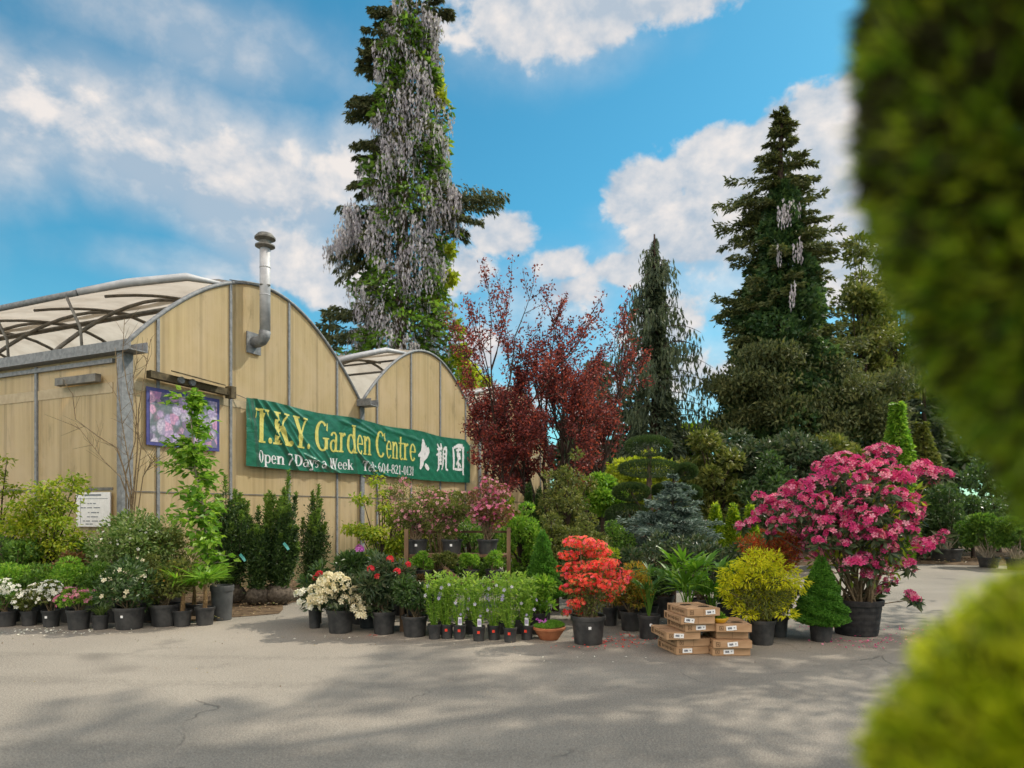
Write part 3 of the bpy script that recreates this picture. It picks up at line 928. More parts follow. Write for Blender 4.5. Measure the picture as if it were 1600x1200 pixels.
def glyph(ink, ch, a, b, z0, z1):
    """serif letters drawn from stems, hairlines, bowls and serifs; unit box x 0..1, y 0..1 is cap height"""
    def T(x, y):
        return (a + (b - a) * x, z0 + (z1 - z0) * y)
    def quad(p0, p1, p2, p3, k=9):
        f = np.linspace(0, 1, k)
        A = [T(p0[0] + (p1[0] - p0[0]) * t, p0[1] + (p1[1] - p0[1]) * t) for t in f]
        B = [T(p3[0] + (p2[0] - p3[0]) * t, p3[1] + (p2[1] - p3[1]) * t) for t in f]
        ink.patch(A, B)
    def stem(x0, x1, y0=0, y1=1):
        quad((x0, y0), (x0, y1), (x1, y1), (x1, y0))
    def ser(x0, x1, y, h=.055):
        quad((x0, y), (x1, y), (x1, y + h), (x0, y + h), 5)
    def bowl(cx, cy, rx, ry, tx, ty, a0=0, a1=360, k=26):
        an = np.radians(np.linspace(a0, a1, k))
        ink.patch([T(cx + rx * math.cos(t), cy + ry * math.sin(t)) for t in an], [T(cx + (rx - tx) * math.cos(t), cy + (ry - ty) * math.sin(t)) for t in an])
    def diag(x0, y0, x1, y1, w):
        quad((x0 - w / 2, y0), (x1 - w / 2, y1), (x1 + w / 2, y1), (x0 + w / 2, y0))
    X = .68
    if ch == 'T':
        stem(.36, .64); ser(.22, .78, 0); ser(0, 1, .93, .07); quad((0, .70), (.05, .93), (.16, .93), (.03, .70)); quad((.97, .70), (.84, .93), (.95, .93), (1, .70))
    elif ch == 'K':
        stem(.10, .36); ser(0, .46, 0); ser(0, .46, .945); diag(.36, .40, .82, .95, .12); diag(.50, .58, .86, .05, .27); ser(.62, 1.02, 0); ser(.62, 1.0, .945)
    elif ch == 'Y':
        stem(.36, .63, 0, .48); ser(.22, .77, 0); diag(.49, .44, .18, .95, .27); diag(.54, .44, .84, .95, .12); ser(0, .42, .945); ser(.64, 1.0, .945)
    elif ch == '.':
        bowl(.5, .09, .5, .09, .49, .088)
    elif ch == ':':
        bowl(.5, .09, .5, .09, .49, .088); bowl(.5, .55, .5, .09, .49, .088)
    elif ch == '-':
        ser(0, 1, .28, .10)
    elif ch == 'G':
        bowl(.5, .5, .5, .52, .24, .07, 48, 322); quad((.80, .70), (.86, .96), (.93, .96), (.90, .68)); stem(.68, .92, .06, .42); ser(.55, 1.02, .40)
    elif ch == 'C':
        bowl(.5, .5, .5, .52, .24, .07, 44, 318); quad((.86, .66), (.88, .97), (.96, .97), (.97, .64))
    elif ch == 'O':
        bowl(.5, .5, .5, .52, .22, .06)
    elif ch == 'D':
        stem(.08, .34); ser(0, .45, 0); ser(0, .45, .945); bowl(.36, .5, .64, .5, .25, .06, -90, 90)
    elif ch == 'W':
        diag(.12, .97, .30, .0, .17); diag(.30, .0, .48, .85, .08); diag(.48, .97, .68, .0, .17); diag(.68, .0, .90, .97, .08); ser(0, .26, .95); ser(.36, .62, .95); ser(.80, 1, .95)
    elif ch == 'a':
        stem(.58, .84, .05, .50); bowl(.46, .50, .38, .19, .20, .06, 0, 165); bowl(.42, .20, .40, .22, .22, .06, 40, 330); ser(.58, 1.0, 0, .06)
    elif ch == 'r':
        stem(.16, .48, 0, X); ser(0, .66, 0); ser(0, .48, X - .055); bowl(.72, .50, .28, .19, .2, .09, 40, 160)
    elif ch == 'd':
        stem(.60, .86, 0, 1.0); ser(.45, .86, .945); ser(.60, 1.0, 0); bowl(.42, .33, .42, .35, .24, .06, 35, 325)
    elif ch == 'e':
        bowl(.5, .34, .5, .36, .26, .06, 0, 322); ser(.2, .96, .34, .05)
    elif ch in 'nh':
        stem(.10, .34, 0, X if ch == 'n' else 1); ser(0, .44, 0); ser(0, .34, X - .055); bowl(.55, .45, .34, .24, .24, .08, 0, 160); stem(.65, .89, 0, .47); ser(.56, 1.0, 0)
    elif ch == 't':
        stem(.28, .62, .08, .92); ser(.0, .95, X - .055); bowl(.66, .14, .38, .16, .18, .07, 180, 330)
    elif ch == 'p':
        stem(.12, .36, -.30, X); ser(0, .5, -.32); ser(0, .36, X - .055); bowl(.55, .34, .43, .35, .24, .06, -145, 145)
    elif ch == 'y':
        diag(.22, X, .54, .0, .26); diag(.84, X, .40, -.28, .12); ser(0, .46, X - .05); ser(.6, 1, X - .05); bowl(.24, -.22, .2, .09, .19, .08)
    elif ch == 's':
        bowl(.48, .50, .44, .19, .20, .06, 30, 250); bowl(.52, .18, .46, .19, .20, .06, -150, 80)
    elif ch == 'k':
        stem(.10, .36, 0, 1.0); ser(0, .46, 0); ser(0, .36, .945); diag(.36, .30, .80, .66, .12); diag(.48, .42, .84, .05, .25); ser(.6, 1.02, 0)
    elif ch == 'l':
        stem(.3, .72, 0, 1); ser(0, 1, 0); ser(0, .72, .945)
    elif ch == '0':
        bowl(.5, .5, .48, .51, .24, .06)
    elif ch == '1':
        stem(.34, .68, 0, 1); ser(.1, .92, 0); quad((.08, .78), (.34, .98), (.40, .98), (.34, .82), 4)
    elif ch == '2':
        bowl(.48, .72, .44, .28, .24, .07, -20, 170); diag(.80, .62, .16, .08, .2); ser(.02, .95, 0, .10)
    elif ch == '3':
        bowl(.45, .75, .43, .26, .24, .06, -90, 150); bowl(.45, .27, .50, .28, .25, .06, -150, 90)
    elif ch == '4':
        stem(.54, .82, 0, 1); ser(0, 1, .24, .08); diag(.08, .28, .62, .98, .10)
    elif ch == '6':
        bowl(.5, .31, .48, .32, .24, .06); bowl(.62, .50, .60, .52, .24, .06, 80, 190)
    elif ch == '7':
        ser(.02, 1, .88, .12); diag(.84, .9, .44, 0, .22)
    elif ch == '8':
        bowl(.5, .74, .42, .27, .22, .06); bowl(.5, .27, .50, .29, .24, .06)
    elif ch == '9':
        bowl(.5, .69, .48, .32, .24, .06); bowl(.38, .50, .60, .52, .24, .06, -100, 10)

BIG = [('T', 389.6, 413), ('.', 412.5, 418.5), ('K', 420, 446), ('.', 445, 451), ('Y', 452, 475), ('.', 473.5, 478), ('G', 487, 508), ('a', 509, 523), ('r', 523.5, 535), ('d', 536, 551), ('e', 551.2, 560.6), ('n', 561, 574),
       ('C', 581.5, 597), ('e', 598, 606.5), ('n', 607, 617.5), ('t', 617.8, 625), ('r', 625.3, 634), ('e', 635, 644)]
SMALL = [('O', 396, 405), ('p', 405.6, 416), ('e', 416.6, 424.5), ('n', 425, 438), ('7', 441.5, 450.5), ('D', 454, 467), ('a', 467.5, 476.5), ('y', 476.5, 486), ('s', 486, 491.5), ('a', 496, 504),
         ('W', 508.5, 522), ('e', 522.5, 529), ('e', 529.6, 536.2), ('k', 536.7, 545.5), ('T', 560.5, 569), ('e', 569.3, 574.5), ('l', 575, 578), (':', 579, 580.6),
         ('6', 584.5, 590.2), ('0', 590.7, 596.2), ('4', 596.6, 602.4), ('-', 602.8, 606), ('8', 606.5, 612), ('2', 612.4, 617.5), ('1', 618, 621.6), ('-', 622.2, 625), ('0', 625.4, 630), ('1', 630.5, 633.3), ('3', 633.7, 638.2), ('1', 638.6, 641.6)]
for set_, z0, z1, mt in ((BIG, 2.865, 3.53, 'gold_print'), (SMALL, 2.47, 2.71, 'white_print')):
    for ch, x0, x1 in set_:
        ink = Ink()
        glyph(ink, ch, tpx(x0), tpx(x1), z0, z1)
        ink.m.build('letter', MAT[mt], BAN, smooth=True)
# three brush-written characters
def brush(ink, a, b, z0, z1, strokes):
    for pts in strokes:
        P = np.array(pts, float)
        t = np.linspace(0, 1, len(P))
        tt = np.linspace(0, 1, 10)
        x, y, w = (np.interp(tt, t, P[:, i]) for i in range(3))
        Q = np.stack([a + (b - a) * x, z0 + (z1 - z0) * y], -1)
        d = nrm(np.gradient(Q, axis=0))
        nn = np.stack([-d[:, 1], d[:, 0]], -1) * (w * (b - a) * .5)[:, None]
        ink.patch(Q - nn, Q + nn)
BR = [((648, 665), [[(.36, 1, .10), (.46, .86, .34), (.44, .62, .36), (.36, .36, .38), (.34, .12, .30), (.18, -.04, .10)], [(0, .40, .10), (.20, .46, .22), (.55, .62, .24), (.80, .72, .34)],
                    [(.80, .74, .30), (.86, .62, .36), (.70, .42, .24), (.50, .28, .12)], [(.62, .14, .16), (.78, .06, .26), (.95, -.02, .16)]]),
      ((676, 694), [[(.10, .96, .08), (.22, .84, .12), (.30, .74, .10)], [(.38, 1, .10), (.44, .86, .14), (.40, .74, .10)], [(.06, .76, .08), (.34, .80, .13), (.52, .84, .10)],
                    [(.22, .74, .13), (.20, .40, .15), (.22, .08, .13), (.05, -.04, .06)], [(.0, .54, .07), (.22, .62, .12), (.46, .66, .1)], [(.24, .50, .09), (.48, .53, .11)], [(.24, .37, .09), (.48, .40, .11)], [(.24, .23, .09), (.50, .26, .11)],
                    [(.38, .70, .10), (.38, .44, .12), (.38, .20, .10)], [(.64, .80, .10), (.62, .50, .15), (.62, .26, .12), (.50, .02, .07)], [(.64, .80, .12), (.84, .86, .16), (.96, .84, .16)], [(.92, .84, .16), (.90, .56, .16), (.88, .28, .14), (.88, .06, .12), (1.05, .04, .08)],
                    [(.64, .62, .08), (.86, .64, .09)], [(.64, .46, .08), (.86, .47, .09)]]),
      ((702.5, 720.6), [[(.05, .92, .08), (.10, .60, .16), (.10, .30, .15), (.06, .06, .10)], [(.12, .90, .10), (.50, 1.0, .16), (.86, .98, .20)], [(.90, .98, .18), (.92, .60, .17), (.92, .20, .15), (.94, -.12, .08)],
                        [(.30, .80, .08), (.54, .86, .12), (.72, .84, .09)], [(.52, .92, .11), (.48, .76, .13), (.36, .66, .10), (.66, .68, .12)], [(.36, .58, .10), (.60, .62, .12), (.66, .52, .12), (.42, .48, .10)],
                        [(.52, .46, .12), (.40, .34, .12), (.30, .26, .08)], [(.46, .40, .11), (.50, .24, .13), (.48, .12, .10)], [(.50, .34, .09), (.66, .26, .12), (.74, .18, .09)], [(.14, .10, .09), (.5, .08, .11), (.84, .10, .10)]])]
for (x0, x1), stk in BR:
    ink = Ink()
    brush(ink, tpx(x0), tpx(x1), 2.70, 3.50, stk)
    ink.m.build('character', MAT['white_print'], BAN, smooth=True)

# flower poster and notice board
def poster_mat():
    m, q = newmat('flower_poster_print')
    co = objco(q)
    vo = q.node('ShaderNodeTexVoronoi')
    q.put(vo.inputs['Vector'], q.v('MULTIPLY', co, (1, 0, 1)))
    vo.inputs['Scale'].default_value = 6.5
    sx = q.node('ShaderNodeSeparateColor')
    q.put(sx.inputs[0], vo.outputs['Color'])
    c = q.ramp(sx.outputs[0], [(0, (.45, .20, .40)), (.25, (.62, .36, .50)), (.45, (.40, .36, .55)), (.6, (.55, .50, .62)), (.8, (.05, .08, .12)), (1, (.50, .28, .42))])
    vf2 = q.node('ShaderNodeTexVoronoi')
    q.put(vf2.inputs['Vector'], q.v('MULTIPLY', co, (1, 0, 1)))
    vf2.inputs['Scale'].default_value = 26
    c = q.mix(q.smooth(vf2.outputs[0], .25, .75, 0, .55), c, (.16, .14, .26))
    c = q.mix(q.smooth(vo.outputs[0], .55, .8, 0, .8), c, (.07, .12, .11))
    return finish(m, q, principled(q, c, .5, .3))
PO = thing('poster', 'faded poster of pink and lilac blooms with blue border on the end wall', 'poster', C0, GRZ)
m = M()
m.box(((tpx(226) + tpx(340)) / 2, -.045, 3.10), (tpx(340) - tpx(226), .016, .98))
pb_ = m.build('poster_border', plainm('poster_border_blue', (.05, .055, .19), (.08, .085, .25), 10, .5, .3), PO)
m = M()
m.box(((tpx(226) + tpx(340)) / 2, -.056, 3.10), (tpx(340) - tpx(226) - .12, .004, .86))
m.build('poster_print', poster_mat(), pb_)
NO = thing('notice_board', 'white notice board with printed lines beside the grey corner post', 'notice', C0, GRZ)
m = M()
m.box((-.05, .62, 1.52), (.02, .86, .57))
m.build('board', MAT['white'], NO)
m = M()
for z, h, w, dy in ((1.76, .03, .42, .0), (1.70, .008, .74, 0)):
    m.box((-.062, .62 + dy, z), (.004, w, h))
for k, (z, w, dy) in enumerate(((1.62, .20, .06), (1.55, .46, .08), (1.47, .26, 0), (1.40, .30, .04), (1.33, .50, .04), (1.28, .12, .1))):
    gg = RNG(k)
    x = -w / 2
    while x < w / 2:
        ww = gg.uniform(.03, .09)
        m.box((-.062, .62 + dy + x, z), (.004, ww, .016))
        x += ww + .02
m.box((-.062, .93, 1.5), (.004, .006, .44))
m.build('print', plainm('grey_print', (.16, .18, .2), (.25, .27, .3), 40, .7, .2), NO)

# ------------------------------------------------------------------ trees
def trunk_of(t, h, r0, r1=.03, mat='bark', lean=(0, 0), g=None, name='trunk'):
    g = g or RNG(seed())
    z = np.linspace(0, h, 9)
    P = np.stack([lean[0] * z / h + .012 * h * g.normal(size=9) * (z > 0) * .4, lean[1] * z / h + 0 * z, z], -1)
    m = M()
    m.tube(P, np.linspace(r0, r1, 9), 9, caps=False)
    return m.build(name, MAT[mat], t, smooth=True)

def fir_bough(m, g, p, az_, ln, rise, droop, k, size, spray=.35, hang=0.0):
    """a bough of flat sprays; returns its spine"""
    d = np.array([math.cos(az_), math.sin(az_), rise])
    P = [np.array(p, float)]
    for i in range(6):
        P.append(P[-1] + nrm(d) * ln / 6)
        d = d + np.array([0, 0, -droop / 6 * (1 if i < 3 else .3)])
    P = np.array(P)
    x = g.random(k) ** .65 * 5.99
    j = x.astype(int)
    B = P[j] + (P[j + 1] - P[j]) * (x - j)[:, None]
    T = nrm(P[j + 1] - P[j])
    S = nrm(np.cross(T, [0, 0, 1.0]))
    side = g.choice([-1, 1], k)[:, None]
    off = spray * ln * g.random(k)[:, None] * (1.05 - (x / 6)[:, None] * .75)
    q = B + S * side * off + T * off * .5 + np.array([0, 0, 1]) * (g.normal(size=k) * .05 * ln * .5 - hang * g.random(k) * off[:, 0])[:, None]
    D = nrm(S * side * .8 + T * .8 + g.normal(size=(k, 3)) * .35 + np.array([0, 0, -hang]))
    leaves(m, g, q, D, size, size * .34, None if hang else (0, 0, 1), .05)
    return P

# --- the tall conifer smothered in wisteria
def wisteria_tree():
    g = RNG(77)
    Y = 34.0
    X0 = wx(628, Y)
    t = thing('conifer_tree', 'tall conifer smothered in hanging grey lilac wisteria behind the greenhouse', 'tree', (X0, Y, 0))
    s = Y / F
    trunk_of(t, 26.5, .55, .10, 'bark', g=g)
    py = np.array([-110, -60, 0, 66, 150, 250, 330, 400, 450, 500, 560, 620, 700, 798.0])
    lx = np.array([640, 622, 606, 590, 582, 573, 566, 560, 553, 547, 540, 530, 520, 520.0])
    rx = np.array([650, 668, 680, 690, 695, 708, 714, 706, 706, 708, 716, 730, 740, 740.0])
    def prof(z):
        yy = HY - (z - H) / s
        l_, r_ = np.interp(yy, py, lx), np.interp(yy, py, rx)
        return ((l_ + r_) / 2 - 628) * s, (r_ - l_) / 2 * s
    def cover(k, power=.5, zlo=1.0, zhi=26.4):
        z = g.uniform(zlo, zhi, k)
        a = g.uniform(0, 2 * PI, k)
        c, r = prof(z)
        # boughs make the surface lumpy
        lump = .80 + .14 * np.sin(z * 2.1 + 2 * np.sin(a * 2)) + .10 * np.sin(a * 5 + z * .9) + .12 * np.sin(z * 5.3 + a * 3)
        rr = r * lump * (1 - .35 * g.random(k) ** 2)
        P = np.stack([c + rr * np.cos(a), rr * np.sin(a), z], -1)
        return P, np.stack([np.cos(a), np.sin(a), np.full(k, -.1)], -1), a, z
    m = M()
    P, D, a, z = cover(14000)
    leaves(m, g, P * [.86, .86, 1], nrm(D + .5 * rdir(g, len(P))), .34, .15)
    k = 0
    for (yy, sd_, ln, rise, dr) in ((95, PI, .9, .35, .5), (108, PI, 1.1, .2, .5), (150, PI, 1.3, .1, .5), (165, PI, .9, .0, .3), (180, PI, 1.2, .0, .3), (215, PI, 1.0, -.1, .4), (250, PI, .7, .1, .4), (285, PI, .7, -.2, .2), (330, PI * 1.02, 1.3, -.1, .5), (360, PI, 1.8, -.35, .55), (385, PI * .98, 2.1, -.45, .3),
                               (300, 0, 2.9, -.05, .35), (318, .05, 2.4, -.05, .5), (335, .02, 1.6, -.25, .4), (70, PI, .9, .2, .4), (20, PI, .9, .2, .4), (20, 0, .8, .2, .4), (-20, PI, .6, .3, .4), (500, PI, 1.3, .15, .3), (520, PI, 1.6, -.1, .4)):
        zz = wz(yy, Y)
        c, r = prof(zz)
        for q_ in range(4):
            fir_bough(m, g, (c + math.cos(sd_) * r * .45, g.uniform(-.6, .4), zz + g.normal() * .12), sd_ + g.normal() * .24, (ln + r * .5) * g.uniform(.72, 1.05), rise + g.normal() * .16, dr * g.uniform(.4, 1.3), 190, .28, .10, .9)
    m.build('needle_boughs', L['fir'], t)
    m = M()
    P, D, a, z = cover(20000)
    pat = np.sin(z * 1.15 + 1.7 * np.sin(a * 2 + z * .3)) + .6 * np.sin(a * 4 + z * 2.3) + np.clip((14.0 - z) / 4.5, 0, 1.0) - .15 + .5 * g.normal(size=len(z))
    ok = pat > .02
    leaves(m, g, P[ok] * [1.0, 1.0, 1], nrm(D[ok] * .7 + .6 * rdir(g, ok.sum()) + [0, 0, -.35]), .34, .17)
    m.build('vine_leaf_cover', L['vine'], t)
    m = M()
    P, D, a, z = cover(9000)
    ok = (np.cos(a - .25) > .78) & (g.random(len(z)) < np.clip(1.3 - z / 19, .12, 1)) & (np.sin(z * 1.7 + .5) + .35 * g.normal(size=len(z)) > -.05)
    leaves(m, g, P[ok] * [1.05, 1.05, 1], nrm(D[ok] * .7 + .6 * rdir(g, ok.sum())), .36, .2)
    for (yy, dx, rr, kk) in ((560, 722, 12, 260), (590, 735, 14, 300), (520, 716, 9, 160), (440, 707, 9, 110), (395, 705, 6, 60), (160, 690, 8, 90)):
        c = np.array([(dx - 628) * s, -.4, wz(yy, Y)])
        P = c + rdir(g, kk) * (rr * s) * g.random(kk)[:, None] ** .4 * [1, 1, 1.5]
        leaves(m, g, P, rdir(g, kk), .32, .2)
    m.build('young_vine', L['vineyellow'], t)
    # racemes: strings of small florets
    m = M()
    P, D, a, z = cover(8600, zlo=3.2)
    pat = np.sin(z * 1.15 + 1.7 * np.sin(a * 2 + z * .3)) + .6 * np.sin(a * 4 + z * 2.3) + np.clip((14.0 - z) / 4.5, 0, 1.0) - .15 + .5 * g.normal(size=len(z))
    P = P[pat < .42] * [1.04, 1.04, 1]
    B = [P]
    for (yy, x0, x1, yy2) in ((335, 570, 512, 395), (350, 575, 530, 390), (300, 700, 722, 316), (330, 565, 545, 350)):
        kk = 130
        f = g.random(kk)
        B.append(np.stack([((x0 + (x1 - x0) * f) - 628) * s, g.normal(size=kk) * .5 - .4, H - ((yy + (yy2 - yy) * f) + g.normal(size=kk) * 5 - HY) * s], -1))
    P = np.concatenate(B)
    k = len(P)
    ln = g.uniform(.3, 1.15, k)
    for i in range(5):
        f = i / 5
        q = P + np.array([0, 0, -1.25]) * (ln * f)[:, None] + g.normal(size=(k, 3)) * .04
        w = (.15 * (1 - f) + .04) * g.uniform(.8, 1.2) * .62
        leaves(m, g, q, np.array([0, 0, -1.0]) + .16 * g.normal(size=(k, 3)), .24, w, None, .3)
    m.build('raceme_cover', L['raceme'], t)
wisteria_tree()

def far_conifer(px, top, Y, halfw, label, k=4500, leafk='cedar', base_py=None, hang=.5, nb=60, size=.42, rise=.1, ivy=None, name='conifer_tree', pw=.85, group=None, z1=.04):
    g = RNG(seed())
    h = wz(top, Y)
    X = wx(px, Y)
    t = thing(name, label, 'tree', (X, Y, 0), 0, group)
    trunk_of(t, h, h * .018, .03, 'bark_dark', g=g)
    m = M()
    R = halfw * Y / F
    for i in range(nb):
        f = (i + g.random()) / nb
        z = h * (z1 + (.985 - z1) * f)
        ln = max(R * (1 - f) ** pw * g.uniform(.7, 1.2), .25)
        fir_bough(m, g, (0, 0, z), g.uniform(0, 2 * PI), ln, rise + .25 * f, .45, int(k / nb * (.4 + 1.2 * (1 - f))), size, .30, hang)
    m.build('foliage', L[leafk], t)
    return t

# weeping cedar, ivy-clad below
def weeping_cedar():
    g = RNG(91)
    Y = 25.0
    s = Y / F
    t = thing('weeping_cedar', 'dark weeping cedar with drooping curtains of foliage beside the red tree', 'tree', (wx(1024, Y), Y, 0))
    h = wz(366, Y)
    trunk_of(t, h, .30, .03, 'bark_dark', g=g)
    m = M()
    br = M()
    for i in range(96):
        f = 1 - (i + g.random()) / 96
        yy = 372 + (1 - f) * 330
        z = wz(yy, Y)
        R = np.interp(yy, [366, 420, 470, 520, 560, 600, 640, 700], [8, 30, 52, 72, 84, 104, 108, 92]) * s
        a = g.uniform(0, 2 * PI)
        ln = R * g.uniform(.5, 1.1)
        P = [np.array([0, 0, z])]
        d = np.array([math.cos(a), math.sin(a), .35])
        for j in range(7):
            P.append(P[-1] + nrm(d) * ln / 6.2)
            d = d + np.array([0, 0, -.17])
        P = np.array(P)
        br.tube(P, np.linspace(.022, .006, 8), 4, caps=False)
        k = int(10 + 9 * ln)
        x = g.uniform(1.2, 6.99, k)
        j = x.astype(int)
        q = P[j] + (P[j + 1] - P[j]) * (x - j)[:, None]
        for r_ in range(3):
            leaves(m, g, q + g.normal(size=(k, 3)) * .07 + [0, 0, -.22 * r_], np.array([0, 0, -1.0]) + .22 * g.normal(size=(k, 3)), .27, .065)
    br.build('branch', MAT['bark_dark'], t)
    k = 9000
    z = g.uniform(.5, wz(420, Y), k)
    yy = HY - (z - H) / s
    r = np.interp(yy, [420, 470, 560, 620, 660, 720, 800], [6, 12, 20, 27, 40, 60, 74]) * s
    a = g.uniform(0, 2 * PI, k)
    rr = r * (.75 + .2 * np.sin(z * 3 + a * 3)) * (1 - .4 * g.random(k) ** 2)
    D = np.stack([np.cos(a), np.sin(a), -.8 + 0 * a], -1)
    leaves(m, g, np.stack([rr * np.cos(a), rr * np.sin(a), z], -1), nrm(D + .5 * rdir(g, k)), .24, .10)
    m.build('foliage', L['cedar'], t)
weeping_cedar()

# the big ivy-clad fir on the right
def ivy_fir():
    g = RNG(17)
    Y = 24.0
    s = Y / F
    PX = 1222
    t = thing('ivy_clad_fir', 'large dark fir clad in ivy with broad shelving boughs on the right', 'tree', (wx(PX, Y), Y, 0))
    h = wz(178, Y)
    trunk_of(t, h, .42, .05, 'bark_dark', g=g)
    m = M()
    for yy, xs in ((174, (-7, 7)), (180, (-9, 10)), (186, (-14, 14)), (198, (-16, 20)), (212, (-26, 36)), (236, (-36, 50)), (250, (-30, 44)), (268, (-44, 58)), (290, (-70, 66)), (300, (-100, 60)), (325, (-60, 58)), (338, (-96, 70)), (360, (-90, 82)), (378, (-100, 96)), (400, (-66, 100)), (430, (-60, 84)), (448, (-110, 90)),
                   (468, (-96, 96)), (490, (-120, 70)), (505, (-104, 110)), (525, (-60, 120)), (545, (-110, 115)), (560, (-90, 120))):
        for x in xs:
            a0 = 0 if x > 0 else PI
            for j in range(5):
                L_ = abs(x) * s * g.uniform(.5, 1.06)
                a = a0 + g.normal() * .6
                fir_bough(m, g, (0, 0, wz(yy + 10, Y) + g.normal() * .22), a, L_, .16 + g.normal() * .2, g.uniform(.1, .6), int(40 + 75 * L_), .19, .16, .3)
    for i in range(40):
        yy = g.uniform(300, 570)
        L_ = np.interp(yy, [190, 300, 400, 560], [18, 62, 90, 110]) * s * g.uniform(.5, .9)
        fir_bough(m, g, (0, 0, wz(yy, Y)), g.uniform(0, 2 * PI), L_, .15, .35, int(50 + 110 * L_), .19, .22, .15)
    m.build('bough_foliage', L['firbrown'], t)
    m = M()
    # broad lower shelves
    B = []
    for (x, yy, rx, ry) in ((1150, 600, 32, 16), (1190, 590, 50, 20), (1250, 585, 55, 22), (1310, 600, 50, 20), (1170, 625, 48, 18), (1225, 620, 60, 22), (1290, 630, 60, 24), (1345, 625, 40, 20), (1150, 655, 30, 20), (1200, 660, 60, 24), (1270, 665, 60, 24), (1340, 660, 44, 26)):
        B += [(wx(x + g.normal() * rx * .5, Y) - wx(PX, Y), g.uniform(-1.7, .6), wz(yy + g.normal() * ry * .6, Y), rx * s * g.uniform(.35, .7), .9, ry * s * g.uniform(.25, .5)) for _ in range(6)]
    P, D = blob_pts(g, 42000, B, .1)
    P = P + .16 * g.normal(size=P.shape) * [1.2, 1, .7]
    leaves(m, g, P, nrm(D + .6 * rdir(g, len(P)) + [0, 0, .1]), .17, .07)
    m.build('shelf_foliage', L['firbrown'], t)
    m = M()
    k = 40000
    z = g.uniform(.6, wz(284, Y), k)
    yy = HY - (z - H) / s
    a = g.uniform(0, 2 * PI, k)
    r = np.interp(yy, [284, 300, 330, 370, 430, 500, 560, 640, 800], [4, 15, 30, 42, 58, 76, 90, 98, 104]) * s
    lump = .74 + .13 * np.sin(z * 1.7 + 2 * np.sin(a * 2)) + .12 * np.sin(a * 5 + z * .8) + .10 * np.sin(z * 4.3 + a * 3)
    rr = r * lump * (1 - .4 * g.random(k) ** 2)
    D = np.stack([np.cos(a), np.sin(a), 0 * a], -1)
    ok = g.random(k) < .4 + .6 * r / r.max()
    P = np.stack([rr * np.cos(a), rr * np.sin(a), z], -1)[ok]
    leaves(m, g, P, nrm(D[ok] * .8 + .7 * rdir(g, len(P))), .2, .15)
    m.build('ivy_cover', L['ivy'], t)
    m = M()
    B = []
    for (x, yy, kk, w) in ((1205, 345, 14, 10), (1222, 332, 7, 12), (1226, 405, 12, 6), (1196, 412, 6, 5), (1207, 475, 9, 3)):
        B.append(np.stack([wx(x, Y) - wx(PX, Y) + g.normal(size=kk) * w * s * .7, np.full(kk, -np.interp(yy, [330, 480], [.80, 1.65])) - .1 * g.random(kk), wz(yy, Y) + g.normal(size=kk) * .12], -1))
    P = np.concatenate(B)
    for i in range(4):
        leaves(m, g, P + [0, 0, -.13 * i] + g.normal(size=P.shape) * .015, np.array([0, 0, -1.0]) + .1 * g.normal(size=P.shape), .18, .08 - .012 * i, None, .3)
    m.build('raceme_cover', L['raceme'], t)
ivy_fir()

def round_tree(px, top, bot, Y, hw, label, leafk='dark', ll=.16, lw=.09, k=6000, nb=26, trunk=True, name='broadleaf_tree', cat='tree', group=None, rb=.36, flat=.75, shell=.5, mat='bark_dark', depth_r=None):
    g = RNG(seed())
    s = Y / F
    t = thing(name, label, cat, (wx(px, Y), Y, 0), 0, group)
    zt, zb = wz(top, Y), max(wz(bot, Y), .15)
    R, hh = hw * s, (zt - zb) / 2
    c = (0, 0, zb + hh)
    B = blobs_in(g, nb, c, (R * .95, (depth_r or R * .9), hh * .95), min(R, hh) * rb, flat)
    st = [(np.array([[0, 0, 0], [.02 * R, 0, zb * .6], [-.03 * R, 0, zb + hh * .6]]), np.array([.03 * R + .05, .028 * R + .04, .015 * R + .02]))]
    for b in B:
        st.append((np.array([[0, 0, zb + hh * .2], (np.array([0, 0, zb + hh * .5]) + b[:3]) / 2, b[:3]]), np.array([.02, .014, .006]) * (1 + R * .5)))
    stems(t, st, MAT[mat], 'trunk')
    m = M()
    P, D = blob_pts(g, k, B, shell)
    ok = P[:, 2] > .05
    leaves(m, g, P[ok], nrm(D[ok] * .8 + .75 * rdir(g, ok.sum())), ll, lw)
    m.build('crown', L[leafk], t)
    return t

# the far wood and lit trees behind
BGT = [(905, 640, 45, 60, 'dark round tree far behind the red plum crowns', 'cedar'), (985, 670, 48, 60, 'dark tree far behind, left of the weeping cedar', 'dark'), (1075, 690, 44, 55, 'dark tree in the gap between weeping cedar and ivy fir', 'dark'),
       (1390, 560, 40, 70, 'olive tree behind the ivy fir, its crown showing through', 'olive'), (1480, 540, 38, 90, 'dark crown far behind on the right, partly behind the near topiary', 'dark'), (1620, 520, 36, 100, 'dark crown farthest right behind the near topiary', 'dark')]
for px, top, Y, hw, lab, lk in BGT:
    round_tree(px, top, 820, Y, hw, lab, lk, .5, .3, 5000, 30)
round_tree(1345, 330, 740, 31.0, 48, 'tall loose olive tree behind the right edge of the ivy fir', 'olive', .24, .12, 9500, 44, rb=.40, shell=.2)
round_tree(1400, 300, 760, 34.0, 58, 'sparse pale tree rising behind the near topiary edge', 'olive', .24, .13, 11000, 50, rb=.40, shell=.2)
round_tree(1085, 632, 760, 27.0, 44, 'sunlit lime green tree between the cedar and the dark shrubs', 'hedge', .24, .15, 3600, 22)
round_tree(1345, 570, 800, 27.0, 62, 'dark tree filling the gap right of the ivy fir', 'dark', .26, .15, 6500, 30)
round_tree(1010, 692, 810, 17.5, 62, 'sunlit lime green tree behind the cloud pruned pine', 'vineyellow', .14, .08, 6000, 26)
